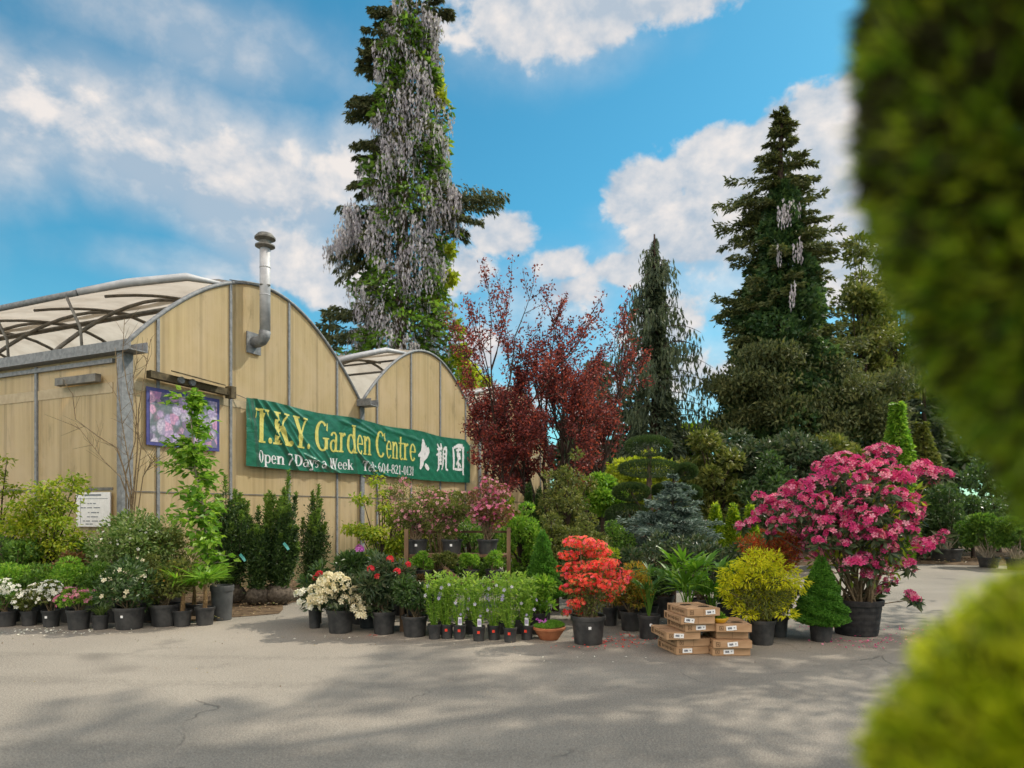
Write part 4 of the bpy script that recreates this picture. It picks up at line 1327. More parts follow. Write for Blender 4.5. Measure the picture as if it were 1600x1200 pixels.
round_tree(738, 566, 680, 36.0, 34, 'bright yellow green tree lit behind the far gable', 'vineyellow', .32, .2, 2200, 16)
far_conifer(516, 478, 37.0, 32, 'small dark conifer peeping over the greenhouse left of the wisteria', 2600, 'fir', nb=40, size=.4)
far_conifer(935, 560, 27.0, 66, 'broad dark conifer behind the red plum trees', 5200, 'cedar', nb=70, size=.45, hang=.7)
far_conifer(985, 600, 29.0, 70, 'low broad dark conifer behind the foot of the weeping cedar', 5200, 'cedar', nb=60, size=.36, hang=.7)
far_conifer(1445, 520, 28.0, 64, 'dark conifer behind the bright ivy column', 4200, 'cedar', nb=60, size=.45)

# evergreen shrubs in front of the big fir
SHB = [(1118, 652, 830, 17.0, 62, 'olive evergreen magnolia with leathery leaves behind the blue spruce', 'olive', .17, .08, 5200), (1165, 655, 830, 17.8, 60, 'dark evergreen magnolia right of the olive one', 'glossdark', .17, .08, 4600),
       (1232, 640, 830, 17.2, 66, 'tall grey green rhododendron hedge bush behind the big pink blossoms', 'glossdark', .18, .08, 5600), (1310, 655, 830, 18.2, 66, 'dark bronze tinted bush behind the right of the pink blossoms', 'olive', .16, .08, 4600),
       (1200, 700, 850, 16.0, 50, 'low dark bush at the foot of the magnolias', 'dark', .13, .06, 3600), (1290, 720, 850, 16.6, 60, 'low dark bush behind the pink rhododendron crown', 'dark', .13, .06, 3600)]
for px, top, bot, Y, hw, lab, lk, ll, lw, k in SHB:
    round_tree(px, top, bot, Y, hw, lab, lk, ll, lw, k, 30, name='evergreen_shrub', cat='shrub', rb=.30)
def ivy_column(px, top, Y, hw, label, lk='bright', k=3600, ll=.16, name='ivy_column', cat='plant'):
    g = RNG(seed())
    s = Y / F
    t = thing(name, label, cat, (wx(px, Y), Y, 0))
    h = wz(top, Y)
    trunk_of(t, h * .95, .12, .04, 'bark_dark', g=g)
    z = g.random(k) ** .9 * h
    a = g.uniform(0, 2 * PI, k)
    r = hw * s * np.clip(1.1 - (z / h) ** 3, .2, 1) * (.8 + .2 * np.sin(z * 3 + a * 2)) * (1 - .3 * g.random(k) ** 2)
    m = M()
    D = np.stack([np.cos(a), np.sin(a), -.3 + 0 * a], -1)
    leaves(m, g, np.stack([r * np.cos(a), r * np.sin(a), z], -1), nrm(D + .6 * rdir(g, k)), ll, ll * .7)
    m.build('foliage', L[lk], t)
    return t
ivy_column(1402, 630, 19.5, 26, 'bright green ivy grown column beyond the pink rhododendron')
ivy_column(1440, 660, 22.0, 30, 'olive clipped column right of the bright ivy column', 'olive')
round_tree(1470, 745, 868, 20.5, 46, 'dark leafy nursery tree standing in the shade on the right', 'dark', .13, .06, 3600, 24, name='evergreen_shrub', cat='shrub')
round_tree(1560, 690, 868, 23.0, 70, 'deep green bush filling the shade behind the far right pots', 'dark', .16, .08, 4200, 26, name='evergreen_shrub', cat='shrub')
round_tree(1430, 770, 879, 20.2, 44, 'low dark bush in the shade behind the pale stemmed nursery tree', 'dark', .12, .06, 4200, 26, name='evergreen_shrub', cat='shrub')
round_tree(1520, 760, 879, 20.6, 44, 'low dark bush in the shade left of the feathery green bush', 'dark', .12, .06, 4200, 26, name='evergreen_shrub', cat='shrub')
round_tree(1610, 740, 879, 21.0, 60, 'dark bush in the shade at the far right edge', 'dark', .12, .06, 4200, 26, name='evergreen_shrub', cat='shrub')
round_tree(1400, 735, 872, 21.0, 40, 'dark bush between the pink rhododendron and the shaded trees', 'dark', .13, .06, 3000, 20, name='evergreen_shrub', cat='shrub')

# purple plums
def plum(px, Y, label, base_dirs, h, k, seed_, r0=.05, lev=3):
    g = RNG(seed_)
    t = thing('plum_tree', label, 'tree', (wx(px, Y), Y, 0), 0, 'purple leaved plum trees')
    out, tips = [], []
    for d, ln, z0 in base_dirs:
        grow(g, (0, 0, z0), d, ln, r0, lev, out, tips, up=.10, wig=.16, kids=4, seg=5, ang=(16, 48), shrink=(.45, .78))
    out.append((np.array([[0, 0, 0], [.02, 0, .5], [0, 0, 1.1]]), np.array([r0 * 1.5, r0 * 1.3, r0])))
    stems(t, out, MAT['bark_dark'], 'trunk')
    P, D = tips_points(g, tips, k)
    m = M()
    leaves(m, g, P + .05 * g.normal(size=P.shape), nrm(D * .5 + rdir(g, k) * .9 + [0, 0, -.15]), .07, .035)
    m.build('crown', L['plum'], t)
    return t
plum(852, 14.2, 'main purple plum tree with dense wine red crown behind the pink azaleas', [((-.30, .1, 1), 1.85, 1.1), ((.42, -.1, 1), 1.9, 1.1), ((0, .2, 1), 2.2, 1.1), ((.18, -.3, 1), 1.75, 1.0), ((-.42, -.2, .9), 1.45, 1.0)], 5, 21000, 303, .055)
plum(772, 13.4, 'slender purple plum with a tall sparse leader above the third gable', [((-.04, 0, 1), 2.6, 1.2), ((-.35, .1, 1), 1.3, 1.1), ((.3, 0, .9), 1.2, 1.1)], 5, 8500, 311, .04)
plum(915, 14.8, 'purple plum leaning right towards the weeping cedar', [((.36, 0, 1), 2.3, 1.1), ((.05, .2, 1), 1.8, 1.1), ((-.25, -.1, 1), 1.6, 1.0)], 5, 9500, 317, .05)

# an old cedar just outside the right edge of the view, which shades the yard
def yard_cedar(X, Y, h, R, lab, nb):
    g = RNG(seed())
    t = thing('cedar_tree', lab, 'tree', (X, Y, 0))
    trunk_of(t, h, .26, .04, 'bark_dark', g=g)
    m = M()
    for i in range(nb):
        f = (i + g.random()) / nb
        z = h * (.24 + .74 * f)
        fir_bough(m, g, (0, 0, z), g.uniform(0, 2 * PI), max(R * (1 - f) ** .7 * g.uniform(.6, 1.2), .3), .15, .4, 230, .20, .34, .3)
    m.build('foliage', L['cedar'], t)
yard_cedar(11.0, 10.4, 19.0, 5.2, 'tall old cedar at the right of the yard shading the asphalt', 58)
yard_cedar(9.8, 7.8, 16.5, 3.6, 'second cedar close on the right, shading the near asphalt', 40)


# ------------------------------------------------------------------ nursery plants
def fan(m, g, c, axis, n_, ln, w, spread=2.6, droop=.35):
    """a palmate fan of strap leaflets"""
    axis = nrm(np.array(axis, float))
    s = nrm(np.cross(axis, [0, 0, 1.0] if abs(axis[2]) < .9 else [1.0, 0, 0]))
    an = np.linspace(-spread / 2, spread / 2, n_) + .05 * g.normal(size=n_)
    D = np.cos(an)[:, None] * axis + np.sin(an)[:, None] * s
    blades(m, g, np.repeat(np.array(c, float)[None], n_, 0), D, ln, w, droop, 4)

# --- left group
BENCH = thing('plant_bench', 'low timber bench behind the shrubs carrying the far left maple', 'bench', (wx(-10, 10.4), 10.4, 0))
for k in range(5):
    m = M()
    m.box((0, -.36 + .18 * k, .66), (1.1, .14, .03))
    m.build('slat', MAT['wood'], BENCH)
for x in (-.48, .48):
    for y in (-.34, .34):
        m = M()
        m.box((x, y, .322), (.07, .07, .644))
        m.build('leg', MAT['wood'], BENCH)

def maple(label, px, Y, top, bot, hw, leafk, k, pot=None, z0=0.0, layers=9, name='potted_maple', ll=.07, lw=.035, discs=None, potr=.16, poth=.32):
    g = RNG(seed())
    s = Y / F
    X = wx(px, Y)
    t = thing(name, label, 'maple', (X, Y, z0))
    make_pot(t, potr, poth)
    zt, zb = wz(top, Y) - z0, wz(bot, Y) - z0
    B = []
    if discs:
        for (x, yy, rx, rz) in discs:
            B.append((wx(x, Y) - X, g.uniform(-.2, .2), wz(yy, Y) - z0, rx * s, rx * s * .9, rz * s))
    else:
        for i in range(layers):
            f = (i + .5) / layers
            r = hw * s * (1 - .62 * f ** 1.5) * g.uniform(.35, .55)
            a = g.uniform(0, 2 * PI)
            q = hw * s * (1 - .75 * f) * .62
            B.append((q * math.cos(a), q * math.sin(a) * .8, zb + (zt - zb) * f, r, r, r * .38))
    B = np.array(B)
    st = []
    for b in B:
        lo = np.array([0, 0, poth * .85])
        st.append((np.array([lo, lo + (b[:3] - lo) * [.3, .3, .5], b[:3]]), np.array([.016, .011, .004])))
    stems(t, st, MAT['bark_dark'], 'stem')
    P, D = blob_pts(g, k, B, .15)
    P = P + .035 * g.normal(size=P.shape)
    m = M()
    leaves(m, g, P, nrm(D * [1, 1, .3] + .6 * rdir(g, k) + [0, 0, -.25]), ll, lw, (0, 0, 1))
    m.build('foliage', L[leafk], t)
    return t
maple('green maple at the far left edge standing on a bench', 0, 10.4, 712, 822, 55, 'goldgreen', 1500, z0=.68, layers=9, poth=.42, potr=.2)
maple('lime green maple in front of the side wall, left of the notice board', 75, 10.0, 735, 885, 62, 'goldgreen', 4200, discs=[(105, 748, 22, 8), (88, 762, 26, 9), (118, 765, 16, 6), (70, 778, 28, 9), (48, 790, 26, 9), (95, 790, 28, 10), (35, 808, 24, 9), (68, 806, 30, 10), (100, 815, 28, 10), (50, 826, 30, 10), (85, 836, 30, 10),
      (25, 824, 22, 9), (60, 850, 30, 10), (100, 852, 26, 10), (38, 850, 22, 10), (75, 868, 28, 10), (112, 838, 18, 8)])
shrub('potted_shrub', 'variegated rounded shrub with pale flecks below the grey corner post', 'shrub', 212, None, 783, 64, Y=9.9, bot=915, pot=(44, 905, 955), leaf=('variegated', .06, .03, 5200), fl=('white', .022, 60), k=26)
shrub('potted_shrub', 'dark red leaved shrub low between the lime maple and azaleas', 'shrub', 92, None, 858, 48, Y=9.8, bot=910, pot=(36, 915, 960), leaf=('bronze', .05, .026, 1500), k=12)
shrub('potted_shrub', 'tall bright green shrub between the lime maple and the notice board', 'shrub', 138, None, 836, 30, Y=10.3, bot=925, pot=(36, 920, 955), leaf=('green', .055, .028, 2400), k=18)
shrub('potted_shrub', 'loose leafy green shrub under the slender tree, right of the variegated one', 'shrub', 268, None, 800, 36, Y=10.2, bot=925, pot=(36, 920, 955), leaf=('olive', .055, .028, 2600), k=20)
shrub('potted_shrub', 'fresh green shrub at the left edge in front of the bench', 'shrub', 18, None, 822, 46, Y=9.7, bot=925, pot=(40, 925, 960), leaf=('green', .055, .028, 2800), k=18)
# bare birch-like sapling
def bare_sapling():
    g = RNG(606)
    Y = 10.5
    t = thing('bare_sapling', 'bare many stemmed sapling before the grey corner post', 'tree', (wx(198, Y), Y, 0))
    make_pot(t, .2, .36)
    X0 = wx(198, Y)
    paths = [[(200, 930), (205, 810), (203, 770), (192, 730), (182, 700), (150, 680), (117, 655), (112, 615), (100, 600)], [(200, 925), (206, 800), (210, 760), (215, 700), (217, 640), (226, 590), (236, 530)], [(202, 910), (200, 780), (186, 745), (160, 720), (140, 695), (112, 660)],
             [(204, 840), (205, 770), (198, 720), (186, 660), (178, 600), (172, 540)], [(205, 800), (216, 740), (222, 700), (216, 660), (203, 610), (196, 560), (200, 500)], [(206, 790), (226, 745), (246, 715)],
             [(204, 780), (196, 740), (210, 690), (212, 640), (206, 590), (212, 560)]]
    m = M()
    for k, pth in enumerate(paths):
        d = .10 * g.normal()
        P = np.array([[wx(x, Y) - X0, d * i / len(pth), wz(y, Y)] for i, (x, y) in enumerate(pth)])
        P[0] = [0, 0, .3]
        m.tube(P, np.linspace(.017 if k < 2 else .011, .004, len(P)), 5, caps=False)
        for j in range(15):
            i = g.integers(2, len(P))
            q = P[i] + (P[i - 1] - P[i]) * g.random()
            dd = nrm(nrm(P[i] - P[i - 1]) + .6 * g.normal(size=3) * [1, .6, 1] + [0, 0, .3])
            l_ = g.uniform(.15, .5)
            m.tube([q, q + dd * l_ * .5 + g.normal(size=3) * .02, q + dd * l_], [.004, .003, .0015], 4, caps=False)
    m.build('stem', MAT['twig'], t)
    m = M()
    kk = 40
    P = np.array([[wx(g.uniform(236, 250), Y) - X0, .05 * g.normal(), wz(g.uniform(712, 735), Y)] for _ in range(kk)])
    leaves(m, g, P, rdir(g, kk), .035, .016)
    m.build('leaf_bud', L['yelloworange'], t)
bare_sapling()
# mid row
for k, (px, top, hw, lk, lab) in enumerate(((14, 872, 36, 'bright', 'bright green azalea at the far left behind the white blossoms'), (62, 880, 30, 'green', 'mid green azalea behind the second white azalea'), (112, 868, 36, 'bright', 'fresh green azalea behind the pink one'), (150, 876, 30, 'green', 'darker green azalea behind the small grassy pot'),
                                            (232, 862, 30, 'olive', 'olive leaved azalea below the variegated shrub'), (180, 872, 26, 'dark', 'dark azalea left of the cream flowered shrub'))):
    shrub('potted_azalea', lab, 'azalea', px, None, top, hw, Y=9.25, bot=938, pot=(34, 935, 970), leaf=(lk, .045, .022, 2000), k=14, group='azaleas in the left row')
# front row
shrub('potted_azalea', 'white azalea at the left edge of the front row', 'azalea', 10, 981, 905, 26, bot=955, pot=(30, 957, 981), leaf=('green', .04, .02, 900), fl=('white', .030, 90), k=10)
shrub('potted_azalea', 'white azalea second from the left with sparse blossoms', 'azalea', 46, 980, 915, 20, bot=955, pot=(24, 957, 980), leaf=('olive', .04, .02, 800), fl=('white', .028, 60), k=9)
shrub('potted_azalea', 'white azalea in a pot with a white tag beside the pink one', 'azalea', 80, 982, 902, 25, bot=955, pot=(26, 956, 982), leaf=('olive', .04, .02, 900), fl=('white', .030, 80), k=10, tagc='white')
shrub('potted_azalea', 'low pink azalea in the left front row', 'azalea', 123, 986, 914, 32, bot=957, pot=(34, 955, 986), leaf=('bright', .04, .02, 1100), fl=('softpink', .032, 75), k=12)
def grass(label, px, base, top, hw, potw, ptop, lk='variegated', n_=70, w=.010, name='potted_grass', cat='grass', dr=1.5):
    g = RNG(seed())
    Y = depth(base) + .1
    s = Y / F
    t = thing(name, label, cat, (wx(px, Y), Y, 0))
    pr, ph = potw * s / 2, (base - ptop) * s
    make_pot(t, pr, ph)
    m = M()
    a = g.uniform(0, 2 * PI, n_)
    D = np.stack([np.cos(a), np.sin(a), g.uniform(.8, 2.4, n_)], -1)
    blades(m, g, np.array([0, 0, ph * .85]) + .02 * g.normal(size=(n_, 3)) * [1, 1, 0], D, (base - top) * s * .75, w, dr, 5)
    m.build('foliage', L[lk], t)
    return t
grass('small striped grassy plant between the pink azalea and cream shrub', 157, 985, 938, 22, 24, 962)
shrub('potted_rhododendron', 'shrub with cream and white flowers in a wide pot with a white tag', 'shrub', 202, 985, 868, 48, bot=955, pot=(45, 951, 985), leaf=('dark', .075, .03, 1500), fl=('cream', .032, 34), k=15, tagc='white')
shrub('potted_shrub', 'yellow tinted green shrub left of the small palms', 'shrub', 258, 980, 872, 45, bot=950, pot=(45, 946, 980), leaf=('olive', .05, .024, 2300), fl=('yelloworange', .02, 60), k=18)
def palm(label, px, base, ptop, potw, ctop, crown_r, n_fan=7, dy=0.0):
    g = RNG(seed())
    Y = depth(base) + .1 + dy
    s = Y / F
    t = thing('potted_palm', label, 'palm', (wx(px, Y), Y, 0), 0, 'small fan palms in the left row')
    pr, ph = potw * s / 2, (depth(base) and (base - ptop) * s)
    make_pot(t, pr, ph)
    zc = wz(ctop + crown_r * .9, Y)
    m = M()
    m.tube([(0, 0, ph * .8), (.01, 0, (ph + zc) / 2), (0, 0, zc)], [.03, .026, .018], 9, caps=False)
    m.build('trunk', plainm('palm_fibre', (.10, .06, .03), (.24, .16, .08), 40, .9, .1, bmp=1.0), t)
    for i in range(n_fan):
        m = M()
        a = 2 * PI * i / n_fan + g.normal() * .25
        e = g.uniform(.25, 1.3)
        d = nrm(np.array([math.cos(a), math.sin(a), e]))
        c = np.array([0, 0, zc]) + d * crown_r * s * .45
        m.tube([(0, 0, zc - .02), c], .005, 4, caps=False)
        fan(m, g, c, d + [0, 0, -.1], 15, crown_r * s * .95, .024, 3.6, .35)
        m.build('fan_leaf', L['bright'], t)
    return t
palm('left small fan palm in the front row', 285, 980, 955, 28, 882, 36)
palm('right small fan palm beside the big grey pot', 320, 978, 950, 29, 876, 40)
palm('third small fan palm, standing behind the other two', 303, 965, 945, 26, 884, 34)
# slender leafy tree in grey tub
def slender():
    g = RNG(414)
    Y = depth(972) + .2
    s = Y / F
    X0 = wx(347, Y)
    t = thing('potted_tree', 'slender upright tree with big sunlit leaves in a large grey tub', 'tree', (X0, Y, 0))
    make_pot(t, 17 * s, 54 * s, 'pot_grey')
    main = np.array([[0, 0, .3]] + [[wx(x, Y) - X0, .02 * g.normal(), wz(y, Y)] for x, y in ((330, 905), (322, 850), (318, 800), (306, 740), (300, 690), (296, 640), (294, 618))])
    st = [(main, np.linspace(.024, .006, len(main)))]
    pts, dirs = [], []
    for i in range(88):
        f = g.uniform(.14, 1)
        x = f * (len(main) - 1.001)
        j = int(x)
        p = main[j] + (main[j + 1] - main[j]) * (x - j)
        a = g.uniform(0, 2 * PI)
        l_ = g.uniform(.10, .40) * (1.15 - .5 * f) * (1.25 if math.cos(a) < 0 else 1)
        d = nrm(np.array([math.cos(a), math.sin(a), .25]))
        e = p + d * l_ + [0, 0, -.1 * l_]
        st.append((np.array([p, p + d * l_ * .55 + [0, 0, .02], e]), np.array([.007, .005, .002])))
        k = 19
        ff = g.random(k)
        pts.append(p + (e - p) * ff[:, None] + .04 * g.normal(size=(k, 3)))
        dirs.append(nrm(d + rdir(g, k) * .8 + [0, 0, -.35]))
    stems(t, st, MAT['bark_pale'], 'trunk')
    m = M()
    P, D = np.concatenate(pts), np.concatenate(dirs)
    leaves(m, g, P, D, .115, .07, (0, -.2, 1), .18)
    m.build('foliage', L['bright'], t)
slender()
# yews and their root balls
def yew(label, px, Y, top, bot, hw, lean=0.0, k=4200, tip=.35, ball=None, nst=16, pot=False):
    g = RNG(seed())
    s = Y / F
    t = thing('yew', label, 'shrub', (wx(px, Y), Y, 0), 0, 'upright yews along the wall')
    zt, zb = wz(top, Y), max(wz(bot, Y), .05)
    if ball:
        m = M()
        r = ball * s
        u, v = np.meshgrid(np.linspace(0, 2 * PI, 22), np.linspace(.05, PI - .05, 12), indexing='ij')
        rr = r * (1 + .10 * np.sin(3 * u + 1) * np.sin(v) + .07 * np.sin(5 * u + 4 * v))
        rr[-1] = rr[0]
        m.grid(np.stack([rr * np.sin(v) * np.cos(u), rr * np.sin(v) * np.sin(u), r * .78 + rr * .8 * np.cos(v)], -1))
        m.build('root_ball', MAT['burlap'], t, smooth=True)
        zb = max(zb, r * 1.2)
    if pot:
        make_pot(t, 13 * s, .22)
        zb = .22
    m, st, mt = M(), [], M()
    R = hw * s
    for i in range(nst):
        a = g.uniform(0, 2 * PI)
        q = R * g.random() ** .5
        h = (zt - zb) * (1 - .30 * (q / R) - .28 * g.random() ** 1.5) if i else zt - zb
        p0 = np.array([0, 0, zb * .9])
        p1 = np.array([q * math.cos(a) * .8 + lean * .4 * s, q * math.sin(a) * .8, zb + h * .5])
        p2 = np.array([q * math.cos(a) + lean * s, q * math.sin(a), zb + h])
        st.append((np.array([p0, p1, p2]), np.array([.012, .008, .003])))
        n_ = int(2.1 * k) // nst
        f = g.random(n_) ** .85
        base = np.where(f[:, None] < .5, p0 + (p1 - p0) * f[:, None] * 2, p1 + (p2 - p1) * (f[:, None] * 2 - 1))
        wob = R * .32 * (1 - f ** 3)[:, None] * g.normal(size=(n_, 3)) * [1, 1, .5]
        D = nrm(rdir(g, n_) * [1, 1, .5] + [0, 0, .65])
        top_ = f > 1 - tip * g.uniform(.5, 1.2)
        leaves(m, g, (base + wob)[~top_], D[~top_], .055, .024)
        leaves(mt, g, (base + wob * .6)[top_], D[top_], .052, .02)
    stems(t, st, MAT['bark_dark'], 'stem')
    m.build('foliage', L['yew'], t)
    mt.build('fresh_or_lit_foliage', L['yewtip'], t)
    return t
yew('wide dark yew behind the slender leafy tree', 358, 10.9, 742, 910, 34, 0, 7500, .2, 22, 24)
yew('narrow dark yew on a burlap ball, left of the tallest yew', 402, 10.8, 792, 925, 17, 4, 3800, .10, 19, 12)
yew('tallest yew with bright green tips below the banner', 428, 11.3, 735, 905, 24, 4, 5200, .45, 18, 16)
yew('dark yew leaning right beside the tallest one', 437, 10.9, 770, 925, 15, 14, 3800, .08, 20, 12)
yew('thin yew standing alone near the wall with wispy shoots', 487, 12.4, 758, 900, 24, 4, 4200, .22, None, 13, True)
for px, Y, zz, lab in ((452, 11.0, .72, 'blue green ribbon marker left hanging on the leaning yew'), (386, 10.75, .55, 'pale blue ribbon marker tied to the narrow yew')):
    m = M()
    X = wx(px, Y)
    g = RNG(int(px))
    m.grid(np.array([[[0, 0, .0], [.03, 0, .03]], [[.04, .02, -.06], [.075, .02, -.03]], [[.08, .0, -.10], [.11, 0, -.08]]]))
    o = m.build('plant_ribbon', plainm('ribbon_%d' % px, (.10, .42, .40), (.16, .52, .50), 10, .5, .3), None, loc=(X, Y - .32, .98 if px > 400 else .82))
    tag(o, lab, 'ribbon')

# --- centre group
def truss_shrub(name, label, px, base, top, hw, bot, pot, leafk, k, trusses, fk, fr, nfl=10, tr=.07, Y=None, lsize=(.11, .035), nb=16, z0=0, potmat='pot', tagc=None):
    """rhododendron: leaf whorls and domed flower trusses"""
    g = RNG(seed())
    if Y is None:
        Y = depth(base) + .15
    s = Y / F
    X = wx(px, Y)
    t = shrub(name, label, 'rhododendron', px, base, top, hw, bot=bot, Y=Y, pot=pot, leaf=(leafk, lsize[0], lsize[1], k), k=nb, potmat=potmat, tagc=tagc, rb=.36)
    for (x, yy, sc) in trusses:
        m = M()
        c = np.array([wx(x, Y) - X, -abs(g.normal()) * .04 - hw * s * .85 * math.sqrt(max(0, 1 - ((x - px) / (hw * 1.15)) ** 2)), wz(yy, Y)])
        d = rdir(g, nfl)
        d[:, 2] = np.abs(d[:, 2]) * 1.2 - .25
        d = nrm(d)
        stars(m, g, c + d * tr * sc * .7, d, fr)
        m.build('flower_truss', L[fk], t)
    return t
WT = [(500 + 12 * i + (i % 2) * 3, 932 - 34 * math.sin(PI * min(1, (i + .8) / 6.5)) + 13 * r_, 1.0) for r_ in range(3) for i in range(7)]
WT = [(x, y, s_) for x, y, s_ in WT if not (y > 936 and 512 < x < 560)]
truss_shrub('potted_rhododendron', 'rhododendron with a broad dome of white flowers left of the centre display', 532, 991, 888, 44, 952, (42, 955, 991), 'glossdark', 900, WT, 'cream', .042, 12, .085)
truss_shrub('potted_rhododendron', 'small drooping white rhododendron at the left end of the centre display', 492, 984, 918, 24, 958, (20, 952, 984), 'glossdark', 240, [(470, 927, .9), (482, 924, 1), (478, 938, .8), (491, 944, .9), (498, 930, .8), (503, 938, .7)], 'white', .04, 10, .07)
truss_shrub('potted_rhododendron', 'red flowered rhododendron peeping above the white dome', 500, None, 880, 26, 940, None, 'dark', 380, [(506, 895, .8), (500, 901, .6)], 'red', .035, 9, .05, Y=9.0)
truss_shrub('potted_rhododendron', 'broad leaved rhododendron with a few red trusses left of the rack', 600, 993, 872, 44, 960, (37, 958, 993), 'glossdark', 1500, [(616, 872, 1), (588, 885, .8), (626, 890, .8), (598, 897, .5), (641, 880, .6)], 'red', .030, 11, .05)
truss_shrub('potted_rhododendron', 'rhododendron with a single purple truss under the lime maple', 566, None, 850, 36, 930, (36, 955, 975), 'dark', 1100, [(569, 856, 1.0)], 'purple', .034, 13, .06, Y=9.1)
shrub('potted_shrub', 'dark shrub with reddish new growth in front of the rack', 'shrub', 648, 997, 898, 36, bot=960, pot=(40, 965, 997), leaf=('dark', .06, .024, 2000), k=16)
shrub('potted_shrub', 'shaded green shrub in a small pot behind the red flowered rhododendron', 'shrub', 575, None, 905, 30, Y=8.8, bot=955, pot=(30, 955, 984), leaf=('green', .06, .03, 900), k=10)
shrub('potted_shrub', 'copper tipped shrub crowding the left rack post', 'shrub', 642, None, 888, 26, Y=8.65, bot=925, pot=(28, 940, 975), leaf=('bronze', .055, .022, 800), k=9)
maple('open lime yellow maple against the end wall, left of the pink azaleas', 598, 9.6, 750, 890, 60, 'goldgreen', 3400, discs=[(590, 753, 11, 5), (566, 780, 17, 5), (598, 772, 9, 5), (604, 792, 12, 5), (560, 826, 24, 6), (578, 838, 20, 7), (612, 812, 18, 7), (592, 830, 20, 7), (600, 855, 26, 9), (622, 850, 22, 9), (580, 872, 20, 8), (612, 875, 26, 10), (630, 830, 14, 7)], ll=.06, lw=.03)

# timber rack
RY = 8.75
RS = RY / F
RK = thing('plant_rack', 'stepped timber rack holding the pink azaleas', 'rack', (wx(714, RY), RY, 0))
zt = [wz(868, RY), wz(905, RY)]
for i, (z, y0, y1) in enumerate(((zt[0], .12, .55), (zt[1], -.24, .12))):
    m = M()
    for k in range(3):
        yy = y0 + (y1 - y0) * (k + .5) / 3
        m.box((0, yy, z - .015), (156 * RS, (y1 - y0) / 3 - .015, .03))
    m.build('shelf', MAT['wood'], RK)
for sx in (-1, 1):
    for yy, z1 in ((.09, wz(827, RY)), (.58, wz(826, RY)), (-.26, zt[1])):
        m = M()
        m.box((sx * (77 * RS + .03), yy, z1 / 2), (.05, .06, z1))
        m.build('post', MAT['wood'], RK)
m = M()
m.box((0, .62, wz(831, RY + .6)), (154 * RS + .11, .02, .03))
m.build('rail', MAT['wood'], RK)
m = M()
m.box((-.02, -.30, wz(896, RY)), (.22, .02, .07), (1, 0, -.75))
m.build('loose_board', MAT['wood'], RK)
RACK_TOP = [(652, 772, 38, 3200, 'softpink', 170, 'sparse pink azalea on the left of the rack shelf'), (706, 752, 34, 3400, 'softpink', 120, 'mostly leafy pink azalea in the middle of the rack shelf'), (762, 738, 40, 3000, 'pink', 330, 'full pink azalea on the right of the rack shelf')]
for px, top, hw, k, fk, nf, lab in RACK_TOP:
    shrub('potted_azalea', lab, 'azalea', px, None, top, hw, Y=RY + .32, z0=zt[0], bot=846, pot=(32, 844, 867), leaf=('olive' if fk == 'softpink' else 'bronze', .035, .017, k), fl=(fk, .026, nf), k=20, tagc='white' if px < 750 else None, topfl=False, rb=.3, group='pink azaleas on the rack', shell=.3)
for px, top, hw, lab, nf in ((632, 738, 52, 'tall airy pale pink azalea behind the rack, below the phone number', 70), (690, 738, 44, 'tall airy pink azalea behind the rack, before the last brush characters', 80)):
    shrub('potted_azalea', lab, 'azalea', px, None, top, hw, Y=9.9, bot=835, pot=(40, 905, 950), leaf=('olive', .036, .018, 1900), fl=('softpink', .028, 2 * nf), k=30, topfl=False, rb=.22, shell=.2)
for px, lab in ((662, 'small green azalea first from the left on the lower rack step'), (697, 'small green azalea second on the lower rack step, tinted red'), (736, 'small green azalea third on the lower rack step'), (771, 'small bright azalea at the right end of the lower rack step')):
    shrub('potted_azalea', lab, 'azalea', px, None, 862 if px < 760 else 858, 21, Y=RY - .05, z0=zt[1], bot=889, pot=(25, 888, 904), leaf=('bright' if px != 697 else 'olive', .04, .02, 800), k=9, group='young azaleas on the lower step')

